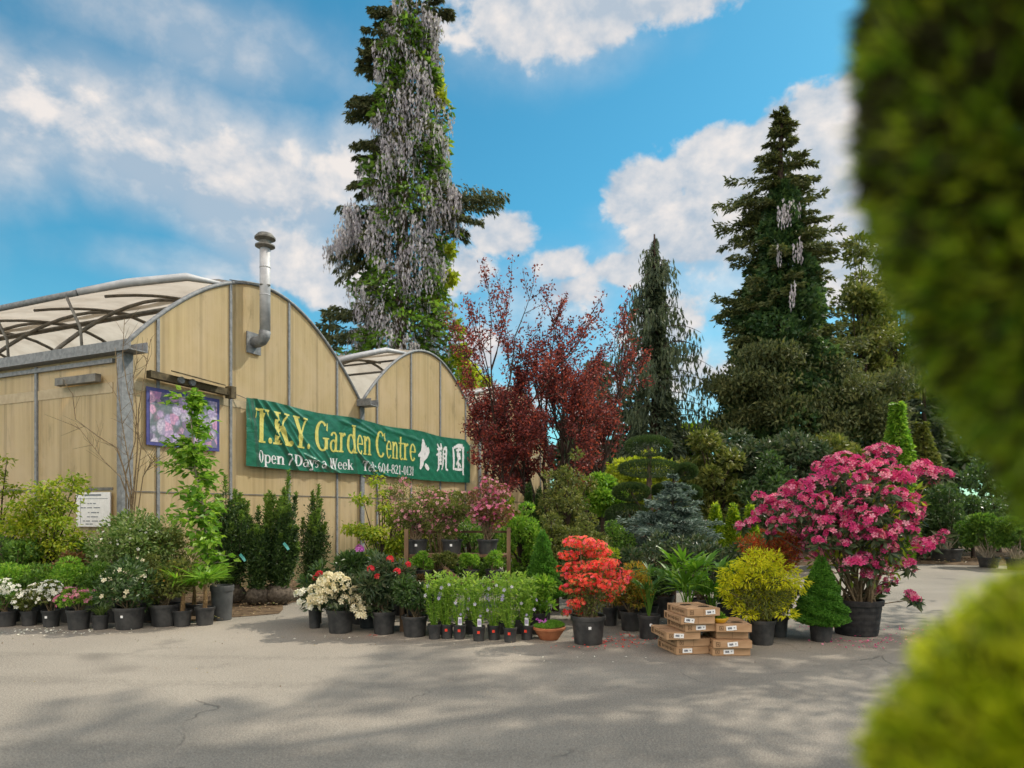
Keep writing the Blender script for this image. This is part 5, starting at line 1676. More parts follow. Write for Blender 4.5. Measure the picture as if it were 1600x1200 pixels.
# front row of flowering perennials
def perennial(label, seed_, r=.075, ph=.17, h=.70, sticker=True, card=False, fk='lilac'):
    g = RNG(seed_)
    t = thing('potted_perennial', label, 'perennial', (0, 0, 0), 0, 'flowering perennials in the front row')
    make_pot(t, r, ph, 'pot', tagc='red_sticker' if sticker else None)
    st, P, D = [], [], []
    for i in range(22):
        a, q = g.uniform(0, 2 * PI), r * 1.7 * g.random() ** .5
        hh = h * g.uniform(.5, 1.08)
        p = np.array([[.3 * q * math.cos(a), .3 * q * math.sin(a), ph * .85], [q * math.cos(a) * .8, q * math.sin(a) * .8, ph + (hh - ph) * .5], [q * math.cos(a), q * math.sin(a), hh]])
        st.append((p, np.array([.0035, .003, .002])))
        k = 22
        f = g.random(k) ** .65
        P.append(np.where(f[:, None] < .5, p[0] + (p[1] - p[0]) * 2 * f[:, None], p[1] + (p[2] - p[1]) * (2 * f[:, None] - 1)))
        D.append(nrm(rdir(g, k) * [1, 1, .6] + [0, 0, .5]))
    m = M()
    for p, r_ in st:
        m.tube(p, r_, 4, caps=False)
    m.build('stem', L['bright'], t)
    m = M()
    P, D = np.concatenate(P), np.concatenate(D)
    leaves(m, g, P, D, .05, .011)
    k = 95
    a = g.uniform(0, 2 * PI, k)
    q = r * 1.3 * g.random(k) ** .5
    leaves(m, g, np.stack([q * np.cos(a), q * np.sin(a), h * g.uniform(.72, 1.04, k)], -1), nrm(rdir(g, k) + [0, 0, .5]), .07, .028)
    m.build('foliage', L['fresh'], t)
    m = M()
    k = 5
    a = g.uniform(0, 2 * PI, k)
    stars(m, g, np.stack([r * 1.5 * np.cos(a), r * 1.5 * np.sin(a), h * g.uniform(.4, .95, k)], -1), nrm(np.stack([np.cos(a), np.sin(a), .4 + 0 * a], -1) + [0, -.5, 0]), .024)
    m.build('blossom', L[fk], t)
    if card:
        q = M()
        q.box((.01, -r * .75, ph + .045), (.045, .003, .09))
        card_ = q.build('plant_card', MAT['white'], t)
        q = M()
        q.box((.01, -r * .75 - .003, ph + .045), (.035, .003, .05))
        q.build('card_picture', L['lilac'], card_)
    return t
ORD = ['first', 'second', 'third', 'fourth', 'fifth', 'sixth', 'seventh', 'eighth', 'ninth']
protos = [perennial('tmp', 61, .078, .175, .70, False), perennial('tmp', 62, .075, .17, .68, True, True), perennial('tmp', 63, .078, .17, .72, True)]
spots = [(679, 1000, 0), (698, 999, 2), (718, 1000, 1), (748, 1003, 1), (772, 1001, 2), (797, 1005, 2), (823, 1001, 1)]
used = set()
for i, (px, by, kind) in enumerate(spots):
    Y = depth(by) + .08
    lab = 'leafy lilac flowered perennial, %s pot from the left in the front row' % ORD[i]
    loc = (wx(px, Y), Y, 0)
    if kind not in used:
        used.add(kind)
        o = protos[kind]
        o.location = loc
        o['label'] = lab
    else:
        o = copy_thing(protos[kind], loc, .9 * i if kind != 1 and kind != 2 else .25 - .08 * i, lab)
for i, (px, Y) in enumerate(((694, 8.32), (736, 8.34), (783, 8.32), (812, 8.36))):
    copy_thing(protos[0], (wx(px, Y), Y, .0), 1.3 * i + .4, 'leafy perennial with bright tops, %s from the left in the second row' % ORD[i])
shrub('potted_shrub', 'leafy bright green shrub behind the terracotta bowl', 'shrub', 842, None, 902, 30, Y=8.35, bot=965, pot=(30, 962, 995), leaf=('bright', .075, .03, 1000), k=12)
# terracotta bowl
def bowl():
    g = RNG(88)
    Y = depth(1003) + .17
    s = Y / F
    t = thing('planted_bowl', 'shallow terracotta bowl of moss and pink flowers', 'bowl', (wx(858, Y), Y, 0))
    r, h = 25 * s, 20 * s
    m = M()
    m.lathe([(0, 0), (r * .55, 0), (r * .62, h * .1), (r * .82, h * .5), (r * .93, h * .72), (r * .95, h * .78), (r * 1.02, h * .8), (r * 1.03, h * .95), (r * .98, h), (r * .92, h * .9), (0, h * .85)], (0, 0, 0), 60)
    m.build('bowl', MAT['terracotta'], t)
    k = 3600
    a, q = g.uniform(0, 2 * PI, k), r * .95 * g.random(k) ** .5
    P = np.stack([q * np.cos(a), q * np.sin(a), h * .9 + .05 * np.sqrt(np.clip(1 - (q / r) ** 2, 0, 1)) * (1 + .4 * np.cos(a)) * g.uniform(.6, 1.1, k)], -1)
    m = M()
    leaves(m, g, P, nrm(rdir(g, k) * .6 + [0, 0, .9]), .03, .007)
    m.build('moss', L['moss'], t)
    m = M()
    k = 26
    P = np.stack([g.uniform(-.8, -.1, k) * r, g.uniform(-.4, .5, k) * r, h + .05 + .03 * g.random(k)], -1)
    stars(m, g, P, nrm(rdir(g, k) * .5 + [0, -.4, .8]), .014)
    m.build('blossom', L['purple'], t)
bowl()
def cone_tree(label, px, base, Y, top, bot, hw, pot, lk='spruce', k=9000, name='dwarf_spruce', size=.035):
    g = RNG(seed())
    s = Y / F
    t = thing(name, label, 'conifer', (wx(px, Y), Y, 0))
    ph = (pot[2] - pot[1]) * s
    make_pot(t, pot[0] * s / 2, ph)
    zt, zb = wz(top, Y), wz(bot, Y)
    R = hw * s
    m = M()
    m.tube([(0, 0, ph * .8), (0, 0, zt * .95)], [.025, .006], 6, caps=False)
    m.build('trunk', MAT['bark_dark'], t)
    k = int(2.2 * k)
    f = 1 - np.sqrt(g.random(k))
    a = g.uniform(0, 2 * PI, k)
    pr = np.clip((1 - f), .02, 1) ** .8 * np.clip(f * 9 + .55, 0, 1)
    rr = R * pr * (.86 + .09 * np.sin(a * 4 + f * 17) + .08 * np.sin(f * 41 + a * 3)) * (1 - .3 * g.random(k) ** 2)
    P = np.stack([rr * np.cos(a), rr * np.sin(a), zb + (zt - zb) * f], -1)
    m = M()
    leaves(m, g, P, nrm(np.stack([np.cos(a), np.sin(a), .55 + 0 * a], -1) + 1.0 * rdir(g, k)), size, size * .42)
    m.build('foliage', L[lk], t)
    return t
cone_tree('bright conical dwarf spruce behind the terracotta bowl', 848, None, 8.9, 828, 935, 36, (26, 945, 975), k=7000)
cone_tree('bright conical dwarf spruce in a pot before the big pink rhododendron', 1283, 1005, depth(1005) + .14, 868, 975, 46, (36, 975, 1005), k=11000)
# the coral azalea
def coral():
    g = RNG(222)
    Y = depth(1010) + .19
    s = Y / F
    X = wx(919, Y)
    t = thing('potted_azalea', 'coral red azalea in tiers in a large black pot', 'azalea', (X, Y, 0))
    make_pot(t, 26.5 * s, 44 * s, 'pot', tagc='white')
    T = [(905, 846, 30, 9), (925, 852, 26, 8), (890, 868, 18, 7), (935, 864, 24, 8), (918, 866, 14, 6), (945, 878, 20, 8), (905, 885, 26, 8), (930, 884, 20, 8), (892, 899, 16, 7), (955, 893, 20, 9), (968, 905, 16, 8), (915, 903, 28, 9), (980, 897, 10, 7), (940, 912, 26, 9), (895, 918, 20, 8), (965, 922, 14, 8), (920, 925, 22, 8), (900, 940, 16, 8), (945, 935, 16, 7), (885, 957, 8, 5), (908, 958, 10, 6), (875, 888, 10, 5)]
    B = [(wx(x, Y) - X, g.uniform(-.22, .2), wz(yy, Y), rx * s, rx * s * .9, rz * s) for x, yy, rx, rz in T]
    st = M()
    for b in B:
        e = np.array(b[:3])
        a = np.array([g.normal() * .03, g.normal() * .03, 38 * s])
        st.tube([a, a + (e - a) * [.35, .35, .5], e], [.012, .008, .004], 5, caps=False)
    st.build('stem', MAT['twig'], t)
    m = M()
    P, D = blob_pts(g, 3600, B + [(0, 0, wz(925, Y), 32 * s, 30 * s, 36 * s)] * 3, .3)
    leaves(m, g, P - [0, 0, .015], nrm(D + rdir(g, len(P))), .035, .017)
    m.build('foliage', L['olive'], t)
    m = M()
    P, D = blob_pts(g, 1700, B, .6)
    stars(m, g, P, nrm(D * [1, 1, .6] + [0, -.3, .35] + .3 * rdir(g, len(P))), .0235)
    m.build('blossom', L['coral'], t)
coral()
shrub('potted_shrub', 'gold and green shrub right of the coral azalea', 'shrub', 985, 988, 880, 34, bot=955, pot=(32, 958, 988), leaf=('yelloworange', .05, .022, 1900), k=14)
shrub('potted_shrub', 'yellow tipped shrub just behind the coral azalea', 'shrub', 953, None, 842, 26, Y=8.95, bot=940, pot=(24, 955, 984), leaf=('goldgreen', .05, .024, 900), k=10)
def rhapis(label, px, Y, top, bot, hw, pot, k=9, lk='green', strap=.036, tagc=None):
    g = RNG(seed())
    s = Y / F
    t = thing('potted_palm', label, 'palm', (wx(px, Y), Y, 0))
    make_pot(t, pot[0] * s / 2, (pot[2] - pot[1]) * s, tagc=tagc)
    ph = (pot[2] - pot[1]) * s
    for i in range(k):
        a = 2 * PI * i / k + g.normal() * .3
        q = hw * s * g.uniform(.1, .62)
        z = wz(bot, Y) + (wz(top, Y) - wz(bot, Y)) * g.uniform(.2, .74)
        c = np.array([q * math.cos(a), q * math.sin(a), z])
        m = M()
        m.tube([(0, 0, ph * .8), (c * [.4, .4, .7]), c], .006, 4, caps=False)
        fan(m, g, c, np.array([math.cos(a), math.sin(a), g.uniform(.9, 1.8)]), 9, hw * s * .72, strap, 2.9, .8)
        m.build('fan_leaf', L[lk], t)
    return t
rhapis('broad lady palm behind the left carton stack', 1075, 8.1, 850, 945, 54, (36, 962, 1000), 18, 'bright', .046)
rhapis('lady palm right of the broad one, before the gold cypress', 1112, 8.35, 862, 948, 42, (30, 962, 995), 14, 'bright', .046)
rhapis('thin bluish lady palm in a black pot with white tag left of the cartons', 1014, depth(1000) + .12, 868, 950, 34, (34, 963, 1000), 9, 'green', .022, 'white')
DK = [(980, 835, 9.5, 44, 'glossdark', 'grey leaved glossy shrub behind the yellow tips'), (1035, 826, 9.7, 48, 'glossdark', 'wide glossy shrub below the blue spruce'), (1098, 832, 9.4, 46, 'glossdark', 'glossy dark shrub with pale shine behind the lady palms'), (1150, 838, 9.6, 40, 'glossdark', 'glossy dark shrub left of the orange leaves'),
      (1010, 878, 8.9, 40, 'dark', 'dark low shrub behind the thin bluish palm'), (1140, 880, 8.9, 36, 'dark', 'dark low shrub between lady palms and gold cypress')]
for px, top, Y, hw, lk, lab in DK:
    shrub('potted_shrub', lab, 'shrub', px, None, top, hw, Y=Y, bot=945, pot=(36, 945, 978), leaf=(lk, .075, .034, 1900), k=20, rb=.34)
# blue spruce
def blue_spruce():
    g = RNG(57)
    Y = 10.9
    s = Y / F
    t = thing('blue_spruce', 'layered blue spruce before the cloud pruned pine', 'conifer', (wx(1052, Y), Y, 0))
    h = wz(735, Y)
    trunk_of(t, h * .97, .05, .01, 'bark_dark', g=g)
    m = M()
    for yy, rr in ((742, 6), (750, 13), (760, 22), (770, 30), (780, 38), (790, 50), (800, 56), (812, 64), (824, 70), (836, 76), (850, 80), (866, 80)):
        nbr = 5 + int(rr / 9)
        for i in range(nbr):
            a = 2 * PI * (i + g.random()) / nbr
            ln = .82 * rr * s * g.uniform(.5, 1.3) * (1.2 if math.cos(a) < 0 and yy > 765 else 1)
            fir_bough(m, g, (0, 0, wz(yy, Y) - .09 * g.random()), a, ln, g.uniform(.05, .3), .25, int(60 + 250 * ln), .07, .32, .05)
    m.build('foliage', L['bluespruce'], t)
blue_spruce()
# cloud pine
def cloud_pine():
    g = RNG(58)
    Y = 12.2
    s = Y / F
    X = wx(1016, Y)
    t = thing('cloud_pine', 'cloud pruned pine with clipped dark pads', 'pine', (X, Y, 0))
    pads = [(1013, 697, 35, 14, 0), (1014, 732, 47, 12, .0), (1070, 737, 15, 10, -.1), (984, 769, 27, 12, -.15), (1044, 767, 22, 11, .1), (1082, 770, 15, 10, .1), (982, 803, 34, 14, 0)]
    B = []
    st = []
    for i, (x, yy, rx, rz, dy) in enumerate(pads):
        c = (wx(x, Y) - X, dy, wz(yy, Y))
        B.append(tuple(c) + (rx * s, rx * s * .8, rz * s))
        st.append((np.array([[0, 0, max(.2, c[2] - .7)], [c[0] * .6, c[1] * .6, c[2] - .25], c]), np.array([.04, .03, .015])))
    st.append((np.array([[0, 0, 0], [.06, 0, .8], [-.05, 0, 1.5], [0, 0, wz(705, Y)]]), np.array([.09, .075, .055, .03])))
    stems(t, st, MAT['bark'], 'trunk')
    for b in B:
        m = M()
        P, D = blob_pts(g, 4600, [b], .88)
        leaves(m, g, P, nrm(D + .3 * rdir(g, len(P)) + [0, 0, .5]), .055, .011)
        m.build('clipped_pad', L['pine'], t)
cloud_pine()
# middle-distance shrubs
MID = [(942, 728, 805, 13.2, 38, 'dense bright green round shrub left of the cloud pine', 'bright', .09, .05, 4200, 20), (884, 672, 835, 11.6, 44, 'thin olive small tree below the main red plum', 'olive', .065, .03, 2400, 26), (820, 775, 860, 10.0, 38, 'lime topped shrub right of the rack', 'bright', .055, .03, 2600, 18),
       (868, 785, 865, 10.2, 40, 'olive shrub behind the conical dwarf spruce', 'olive', .05, .025, 3000, 20), (915, 785, 870, 10.4, 44, 'yellow olive shrub behind the coral azalea', 'olive', .05, .025, 3200, 22), (960, 800, 870, 10.6, 36, 'olive green shrub at the left foot of the blue spruce', 'green', .05, .025, 2600, 18),
       (822, 850, 930, 10.0, 30, 'shaded green shrub right beside the rack post', 'green', .05, .025, 2200, 16), (1170, 822, 880, 10.8, 40, 'low green shrub behind the orange pieris', 'green', .055, .028, 2200, 16), (900, 835, 930, 9.3, 40, 'shaded olive shrub directly behind the coral azalea', 'dark', .05, .025, 2200, 16),
       (740, 790, 900, 10.2, 60, 'dim green bush filling the space behind the rack', 'green', .055, .028, 3200, 20), (660, 800, 905, 10.3, 56, 'dim olive bush behind the left half of the rack', 'olive', .055, .028, 2600, 18), (790, 742, 870, 12.4, 30, 'lime topped shrub under the left of the red plum', 'goldgreen', .07, .035, 1500, 12)]
for px, top, bot, Y, hw, lab, lk, ll, lw, k, nb in MID:
    round_tree(px, top, bot + (60 if bot > 830 else 0), Y, hw * 1.08, lab, lk, ll, lw, int(k * 1.9), nb + 8, name='garden_shrub', cat='shrub', rb=.32)
for i, (px, top, hw, lab) in enumerate(((826, 752, 7, 'narrow dark thuja standing right of the plum trunk'), (842, 762, 8, 'narrow dark thuja second from the plum trunk'))):
    cone_tree(lab, px, None, 12.6, top, 850, hw * 1.5, (16, 905, 920), 'yew', 2200, 'thuja', .06)
for i, (px, hw, lab) in enumerate(((1118, 16, 'yellow green low thuja, left one below the magnolias'), (1146, 16, 'yellow green low thuja, middle one below the magnolias'), (1172, 14, 'yellow green low thuja, right one below the magnolias'))):
    cone_tree(lab, px, None, 13.2, 786, 880, hw * 1.3, (20, 905, 918), 'hedge', 2600, 'thuja', .08)

# --- right group
def gold_cypress():
    g = RNG(121)
    Y = depth(1010) + .15
    s = Y / F
    X = wx(1190, Y)
    t = thing('potted_cypress', 'golden threadleaf cypress in a black pot right of the cartons', 'conifer', (X, Y, 0))
    make_pot(t, 20.5 * s, 38 * s)
    T = [(1190, 868, 22, 8), (1168, 880, 26, 9), (1210, 876, 24, 9), (1150, 892, 22, 8), (1190, 890, 34, 11), (1228, 890, 22, 9), (1140, 908, 18, 8), (1170, 905, 30, 11), (1208, 906, 32, 11), (1238, 905, 14, 8), (1150, 924, 22, 9), (1186, 924, 34, 12), (1224, 922, 22, 10), (1145, 942, 14, 8), (1170, 942, 26, 10), (1205, 940, 30, 11), (1232, 936, 16, 8), (1160, 956, 18, 8), (1190, 956, 24, 9), (1216, 954, 16, 8), (1138, 930, 10, 6), (1127, 918, 9, 4), (1249, 893, 9, 4), (1180, 861, 8, 4), (1246, 922, 9, 4), (1215, 866, 9, 4), (1133, 897, 9, 4)]
    B = [(wx(x, Y) - X, g.uniform(-.22, .22), wz(yy, Y), rx * s, rx * s * .9, rz * s) for x, yy, rx, rz in T]
    st = []
    for b in B:
        a, e = np.array([0, 0, 34 * s]), np.array(b[:3])
        st.append((np.array([a, a + (e - a) * [.4, .4, .6], e]), np.array([.014, .008, .003])))
    stems(t, st, MAT['twig'], 'stem')
    m = M()
    P, D = blob_pts(g, 5400, B, .35)
    leaves(m, g, P, nrm(D * [1, 1, .4] + .45 * rdir(g, len(P)) + [0, 0, -.2]), .06, .015)
    m.build('foliage', L['gold'], t)
    m = M()
    P, D = blob_pts(g, 3200, [(0, 0, wz(928, Y), 42 * s, 40 * s, 38 * s)], .2)
    leaves(m, g, P, nrm(D + .6 * rdir(g, len(P))), .055, .013)
    m.build('inner_foliage', L['olive'], t)
gold_cypress()
shrub('potted_shrub', 'dark green shrub behind the golden cypress', 'shrub', 1216, None, 905, 34, Y=8.15, bot=965, pot=(30, 968, 1000), leaf=('dark', .055, .025, 1300), k=12)
shrub('potted_shrub', 'sprawling shrub with orange red new leaves above the golden cypress', 'shrub', 1202, None, 808, 64, Y=8.7, bot=905, pot=(40, 940, 982), leaf=('pieris', .06, .02, 2000), k=22, rb=.30, shell=.3)
def big_rhodo():
    g = RNG(909)
    Y = depth(997) + .28
    s = Y / F
    X = wx(1338, Y)
    t = thing('potted_rhododendron', 'huge magenta pink rhododendron in a broad black pot', 'rhododendron', (X, Y, 0))
    make_pot(t, 37.5 * s, 55 * s, 'pot_matte', ribs=True)
    T = [(1186, 776, 12), (1160, 822, 12), (1175, 815, 14), (1192, 800, 16), (1210, 785, 17), (1225, 790, 16), (1240, 765, 18), (1258, 760, 18), (1270, 752, 16), (1230, 768, 14), (1278, 730, 13), (1300, 725, 18), (1318, 718, 20), (1336, 726, 20), (1310, 740, 18), (1290, 745, 18), (1352, 735, 18), (1340, 750, 16), (1362, 708, 16), (1378, 704, 18), (1394, 708, 14), (1372, 726, 14), (1388, 720, 12),
         (1398, 742, 18), (1414, 748, 16), (1380, 746, 16), (1424, 738, 14), (1442, 734, 18), (1460, 738, 16), (1474, 742, 14), (1454, 746, 14), (1342, 770, 16), (1360, 765, 12), (1390, 770, 14), (1408, 776, 16), (1424, 782, 16), (1432, 792, 14), (1404, 790, 14), (1420, 798, 18), (1434, 802, 12), (1275, 784, 16), (1290, 778, 14), (1262, 778, 14), (1250, 800, 14), (1270, 808, 15), (1288, 818, 16), (1306, 800, 15), (1322, 806, 16), (1336, 814, 18), (1328, 824, 15),
         (1310, 790, 13), (1340, 790, 13), (1372, 800, 15), (1356, 812, 15), (1350, 828, 15), (1366, 838, 18), (1382, 842, 18), (1394, 830, 14), (1376, 820, 14), (1412, 824, 18), (1424, 826, 12), (1430, 812, 14), (1390, 860, 14), (1340, 838, 12), (1320, 850, 12), (1335, 878, 18), (1350, 872, 14), (1372, 880, 16), (1386, 890, 14), (1360, 900, 14), (1392, 908, 12), (1380, 918, 12), (1365, 926, 10),
         (1440, 852, 18), (1452, 850, 14), (1466, 842, 12), (1474, 834, 10), (1415, 880, 15), (1424, 888, 10), (1424, 930, 12), (1432, 936, 10), (1318, 890, 9), (1265, 830, 12), (1210, 818, 12), (1230, 812, 13), (1205, 832, 10), (1300, 835, 13), (1280, 845, 11)]
    cx, cz = 0.0, wz(815, Y)
    R = 125 * s
    st, wh = M(), []
    pr = [M() for _ in range(7)]
    protos_ = []
    root = np.array([0, 0, 48 * s])
    for i, mm in enumerate(pr):
        k = 26
        d = rdir(g, k)
        d[:, 2] = np.abs(d[:, 2]) * 1.1 - .35
        d = nrm(d)
        stars(mm, g, d * .072 * g.uniform(.8, 1.1, (k, 1)), nrm(d + .3 * rdir(g, k)), .033, 5, .5)
        protos_.append(None)
    for i, (x, yy, r) in enumerate(T):
        dx, dz = (x - 1332) / 130, (yy - 815) / 105
        rim = max(0, 1 - dx * dx - dz * dz)
        yd = -math.sqrt(rim) * R * .75 * g.uniform(.72, 1.0) if g.random() < .88 else math.sqrt(rim) * R * .4
        c = np.array([wx(x, Y + yd) - X, yd, wz(yy, Y + yd)])
        kq = i % 7
        if protos_[kq] is None:
            o = pr[kq].build('flower_truss', L['rhodo'], t)
            protos_[kq] = o
        else:
            o = protos_[kq].copy()
            COL.objects.link(o)
            o.parent = t
        o.location = tuple(c)
        o.rotation_euler = (g.normal() * .3, g.normal() * .3, g.uniform(0, 6.28))
        sc_ = r / 14.0 * g.uniform(1.0, 1.3)
        o.scale = (sc_, sc_, sc_ * .85)
        wh.append(c)
        if i % 2:
            continue
        a = root + np.array([g.normal() * .1, g.normal() * .1, 0])
        mid = a + (c - a) * [.38, .38, .55] + g.normal(size=3) * .05
        st.tube([a, (a + mid) / 2 + g.normal(size=3) * .03, mid, c], [.015, .012, .009, .004], 5, caps=False)
    # trusses hidden round the back
    st.build('stem', MAT['twig'], t)
    wh = np.array(wh)
    m = M()
    kk = 13
    P = np.repeat(wh, kk, 0) + np.array([0, 0, -.03])
    D = nrm(rdir(g, len(P)) * [1, 1, .5] + [0, .15, -.25])
    leaves(m, g, P, D, .14, .05)
    B = blobs_in(g, 26, (0, .15, cz - .02), (R * .8, R * .75, R * .72), R * .24)
    P, D = blob_pts(g, 2600, B, .4)
    leaves(m, g, P, nrm(D + .6 * rdir(g, len(P)) + [0, 0, -.2]), .13, .045)
    m.build('foliage', L['glossdark'], t)
    m = M()
    P, D = blob_pts(g, 420, blobs_in(g, 16, (0, -.1, cz - .1), (R * .8, R * .8, R * .75), R * .2), .5)
    leaves(m, g, P, nrm(D + .6 * rdir(g, len(P)) + [0, 0, -.1]), .11, .04)
    m.build('young_foliage', L['goldgreen'], t)
    m = M()
    P, D = blob_pts(g, 520, blobs_in(g, 20, (0, .35, cz), (R * .85, R * .5, R * .8), R * .2), .8)
    stars(m, g, P, D, .042)
    m.build('far_blossom', L['rhodo'], t)
big_rhodo()
# far right pots in the shade
def shade_pot(label, px, base, potw, ptop, top, hw, lk='dark', k=2600):
    Y = depth(base) + .3
    shrub('potted_tree', label, 'tree', px, None, top, hw, Y=Y, bot=ptop - 6, pot=(potw, ptop, base), leaf=(lk, .10, .05, k), k=24, stemmat='bark_pale', rb=.3, potmat='pot')
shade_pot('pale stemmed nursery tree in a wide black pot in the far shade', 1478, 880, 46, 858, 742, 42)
shade_pot('feathery green bush in a dark pot at the far right', 1545, 888, 30, 872, 790, 44, 'green', 4200)
shade_pot('second green bush right of the feathery one, partly behind the topiary', 1590, 892, 32, 874, 800, 40, 'green', 3200)

# --- cartons
def carton(label, fy, corner, right, left_w, z, yaw, w=.365, d=.48, h=.083, lab_at=.5, slots=False, tilt=0.0, lab=True, group=None, stamp=True):
    """corner: picture column of the front left corner; fy: depth of that corner"""
    X = wx(corner, fy)
    t = thing('carton', label, 'carton', (X, fy, z), yaw, group)
    m = M()
    m.box((w / 2, d / 2, h / 2), (w, d, h - .003))
    o = m.build('box', MAT['carton'], t)
    b = o.modifiers.new('edge', 'BEVEL')
    b.width, b.segments = .004, 2
    m = M()
    m.box((w / 2, d / 2, h - .0005), (w - .012, .012, .003))
    m.box((w / 2, -.0006, h * .5), (.0025, .002, h * .8))
    if stamp:
        # printed panel on the long side and handling mark on the short side
        for k in range(9):
            m.box((-.0008, d * (.16 + .07 * k), h * .5), (.002, d * (.045 if k % 3 else .025), h * (.28 if k % 2 else .4)))
        m.box((-.0008, d * .88, h * .5), (.002, .05, h * .62))
        m.box((.05, -.0008, h * .74), (.042, .002, .006))
        m.box((.05, -.0008, h * .28), (.042, .002, .006))
        for q in (-.018, .018):
            m.box((.05 + q, -.0008, h * .5), (.006, .002, h * .46 - .006))
        m.box((.05, -.0008, h * .5), (.014, .002, h * .2))
    m.build('printing', MAT['print'], t)
    if slots:
        for x, y in ((w * .35, d * .62), (w * .68, d * .28)):
            m = M()
            m.lathe([(0, 0), (.055, .0)], (0, 0, 0), 20)
            m.V[-1] = m.V[-1] * [1.15, .75, 1] + [x, y, h + .0014]
            m.build('hand_hole', MAT['slot'], t)
    if lab:
        lx = w * lab_at
        ca, sa = math.cos(tilt), math.sin(tilt)
        m = M()
        m.box((lx, -.003, h * .52), (.105, .004, .046), (ca, 0, sa), (0, 1, 0), (-sa, 0, ca))
        sl_ = m.build('sticker', MAT['white'], t)
        m = M()
        def at(u, v, a, b):
            m.box((lx + u * ca - v * sa, -.006, h * .52 + u * sa + v * ca), (a, .0016, b), (ca, 0, sa), (0, 1, 0), (-sa, 0, ca))
        for u in (-.030, -.016, -.002):
            at(u, .0085, .010, .004); at(u, -.0085, .010, .004); at(u - .004, .001, .0035, .014); at(u + .004, -.001, .003, .012); at(u, 0, .008, .0035)
        at(.030, .006, .012, .003); at(.030, -.002, .012, .003); at(.026, .002, .003, .010); at(.034, .002, .003, .010)
        m.build('sticker_print', MAT['ink'], sl_)
    return t
hb = .083
STK = [(7.08, 1057, .2, 0, .33, .0), (7.08, 1058, .18, 0, .6, .0), (7.02, 1041.5, .13, -.02, .36, -.05), (7.02, 1071, .17, .04, .46, .03), (6.98, 1064.5, .15, .02, .24, -.14), (6.96, 1074, .21, .02, .7, .05)]
NAMES = ['lowest carton of the left stack with a white sticker', 'second carton up in the left stack, without sticker', 'third carton up in the left stack, pushed out to the left', 'fourth carton up in the left stack, shifted right', 'fifth carton up in the left stack with a crooked sticker', 'top carton of the left stack with two hand holes']
for i, (fy, cpx, yaw, _, la, tl) in enumerate(STK):
    carton(NAMES[i], fy, cpx, None, None, .002 + i * hb, yaw, lab_at=la, tilt=tl, slots=(i == 5), lab=(i != 1), group='flat cartons in the left stack')
STK2 = [(7.04, 1113.5, .03, .42, .03, .395), (7.02, 1114.5, -.04, .50, .10, .395), (7.10, 1119.5, -.02, .5, 0, .33), (7.02, 1119.5, -.03, .42, .09, .36)]
NAMES2 = ['lowest carton of the right stack', 'second carton up in the right stack with a tilted sticker', 'narrow plain third carton up in the right stack', 'top carton of the right stack carrying the yellow bowl']
for i, (fy, cpx, yaw, la, tl, w) in enumerate(STK2):
    carton(NAMES2[i], fy, cpx, None, None, .002 + i * hb, yaw, w=w, lab_at=la, tilt=tl, slots=(i == 3), lab=(i != 2), group='flat cartons in the right stack', stamp=(i != 2))
def yellow_bowl():
    g = RNG(31)
    Y = 7.12
    t = thing('planted_dish', 'small yellow dish with a green succulent on the right cartons', 'dish', (wx(1125, Y), Y, .002 + 4 * hb))
    m = M()
    m.lathe([(0, 0), (.05, 0), (.06, .008), (.088, .045), (.09, .052), (.084, .052), (.07, .038), (0, .034)], (0, 0, 0), 28)
    m.build('dish', MAT['yellow_glaze'], t, smooth=True)
    m = M()
    k = 150
    d = rdir(g, k)
    d[:, 2] = abs(d[:, 2])
    leaves(m, g, np.array([0, 0, .045]) + d * [.05, .05, .05] * g.random((k, 1)), nrm(d + [0, 0, .5]), .035, .018)
    m.build('plant', L['bright'], t)
yellow_bowl()

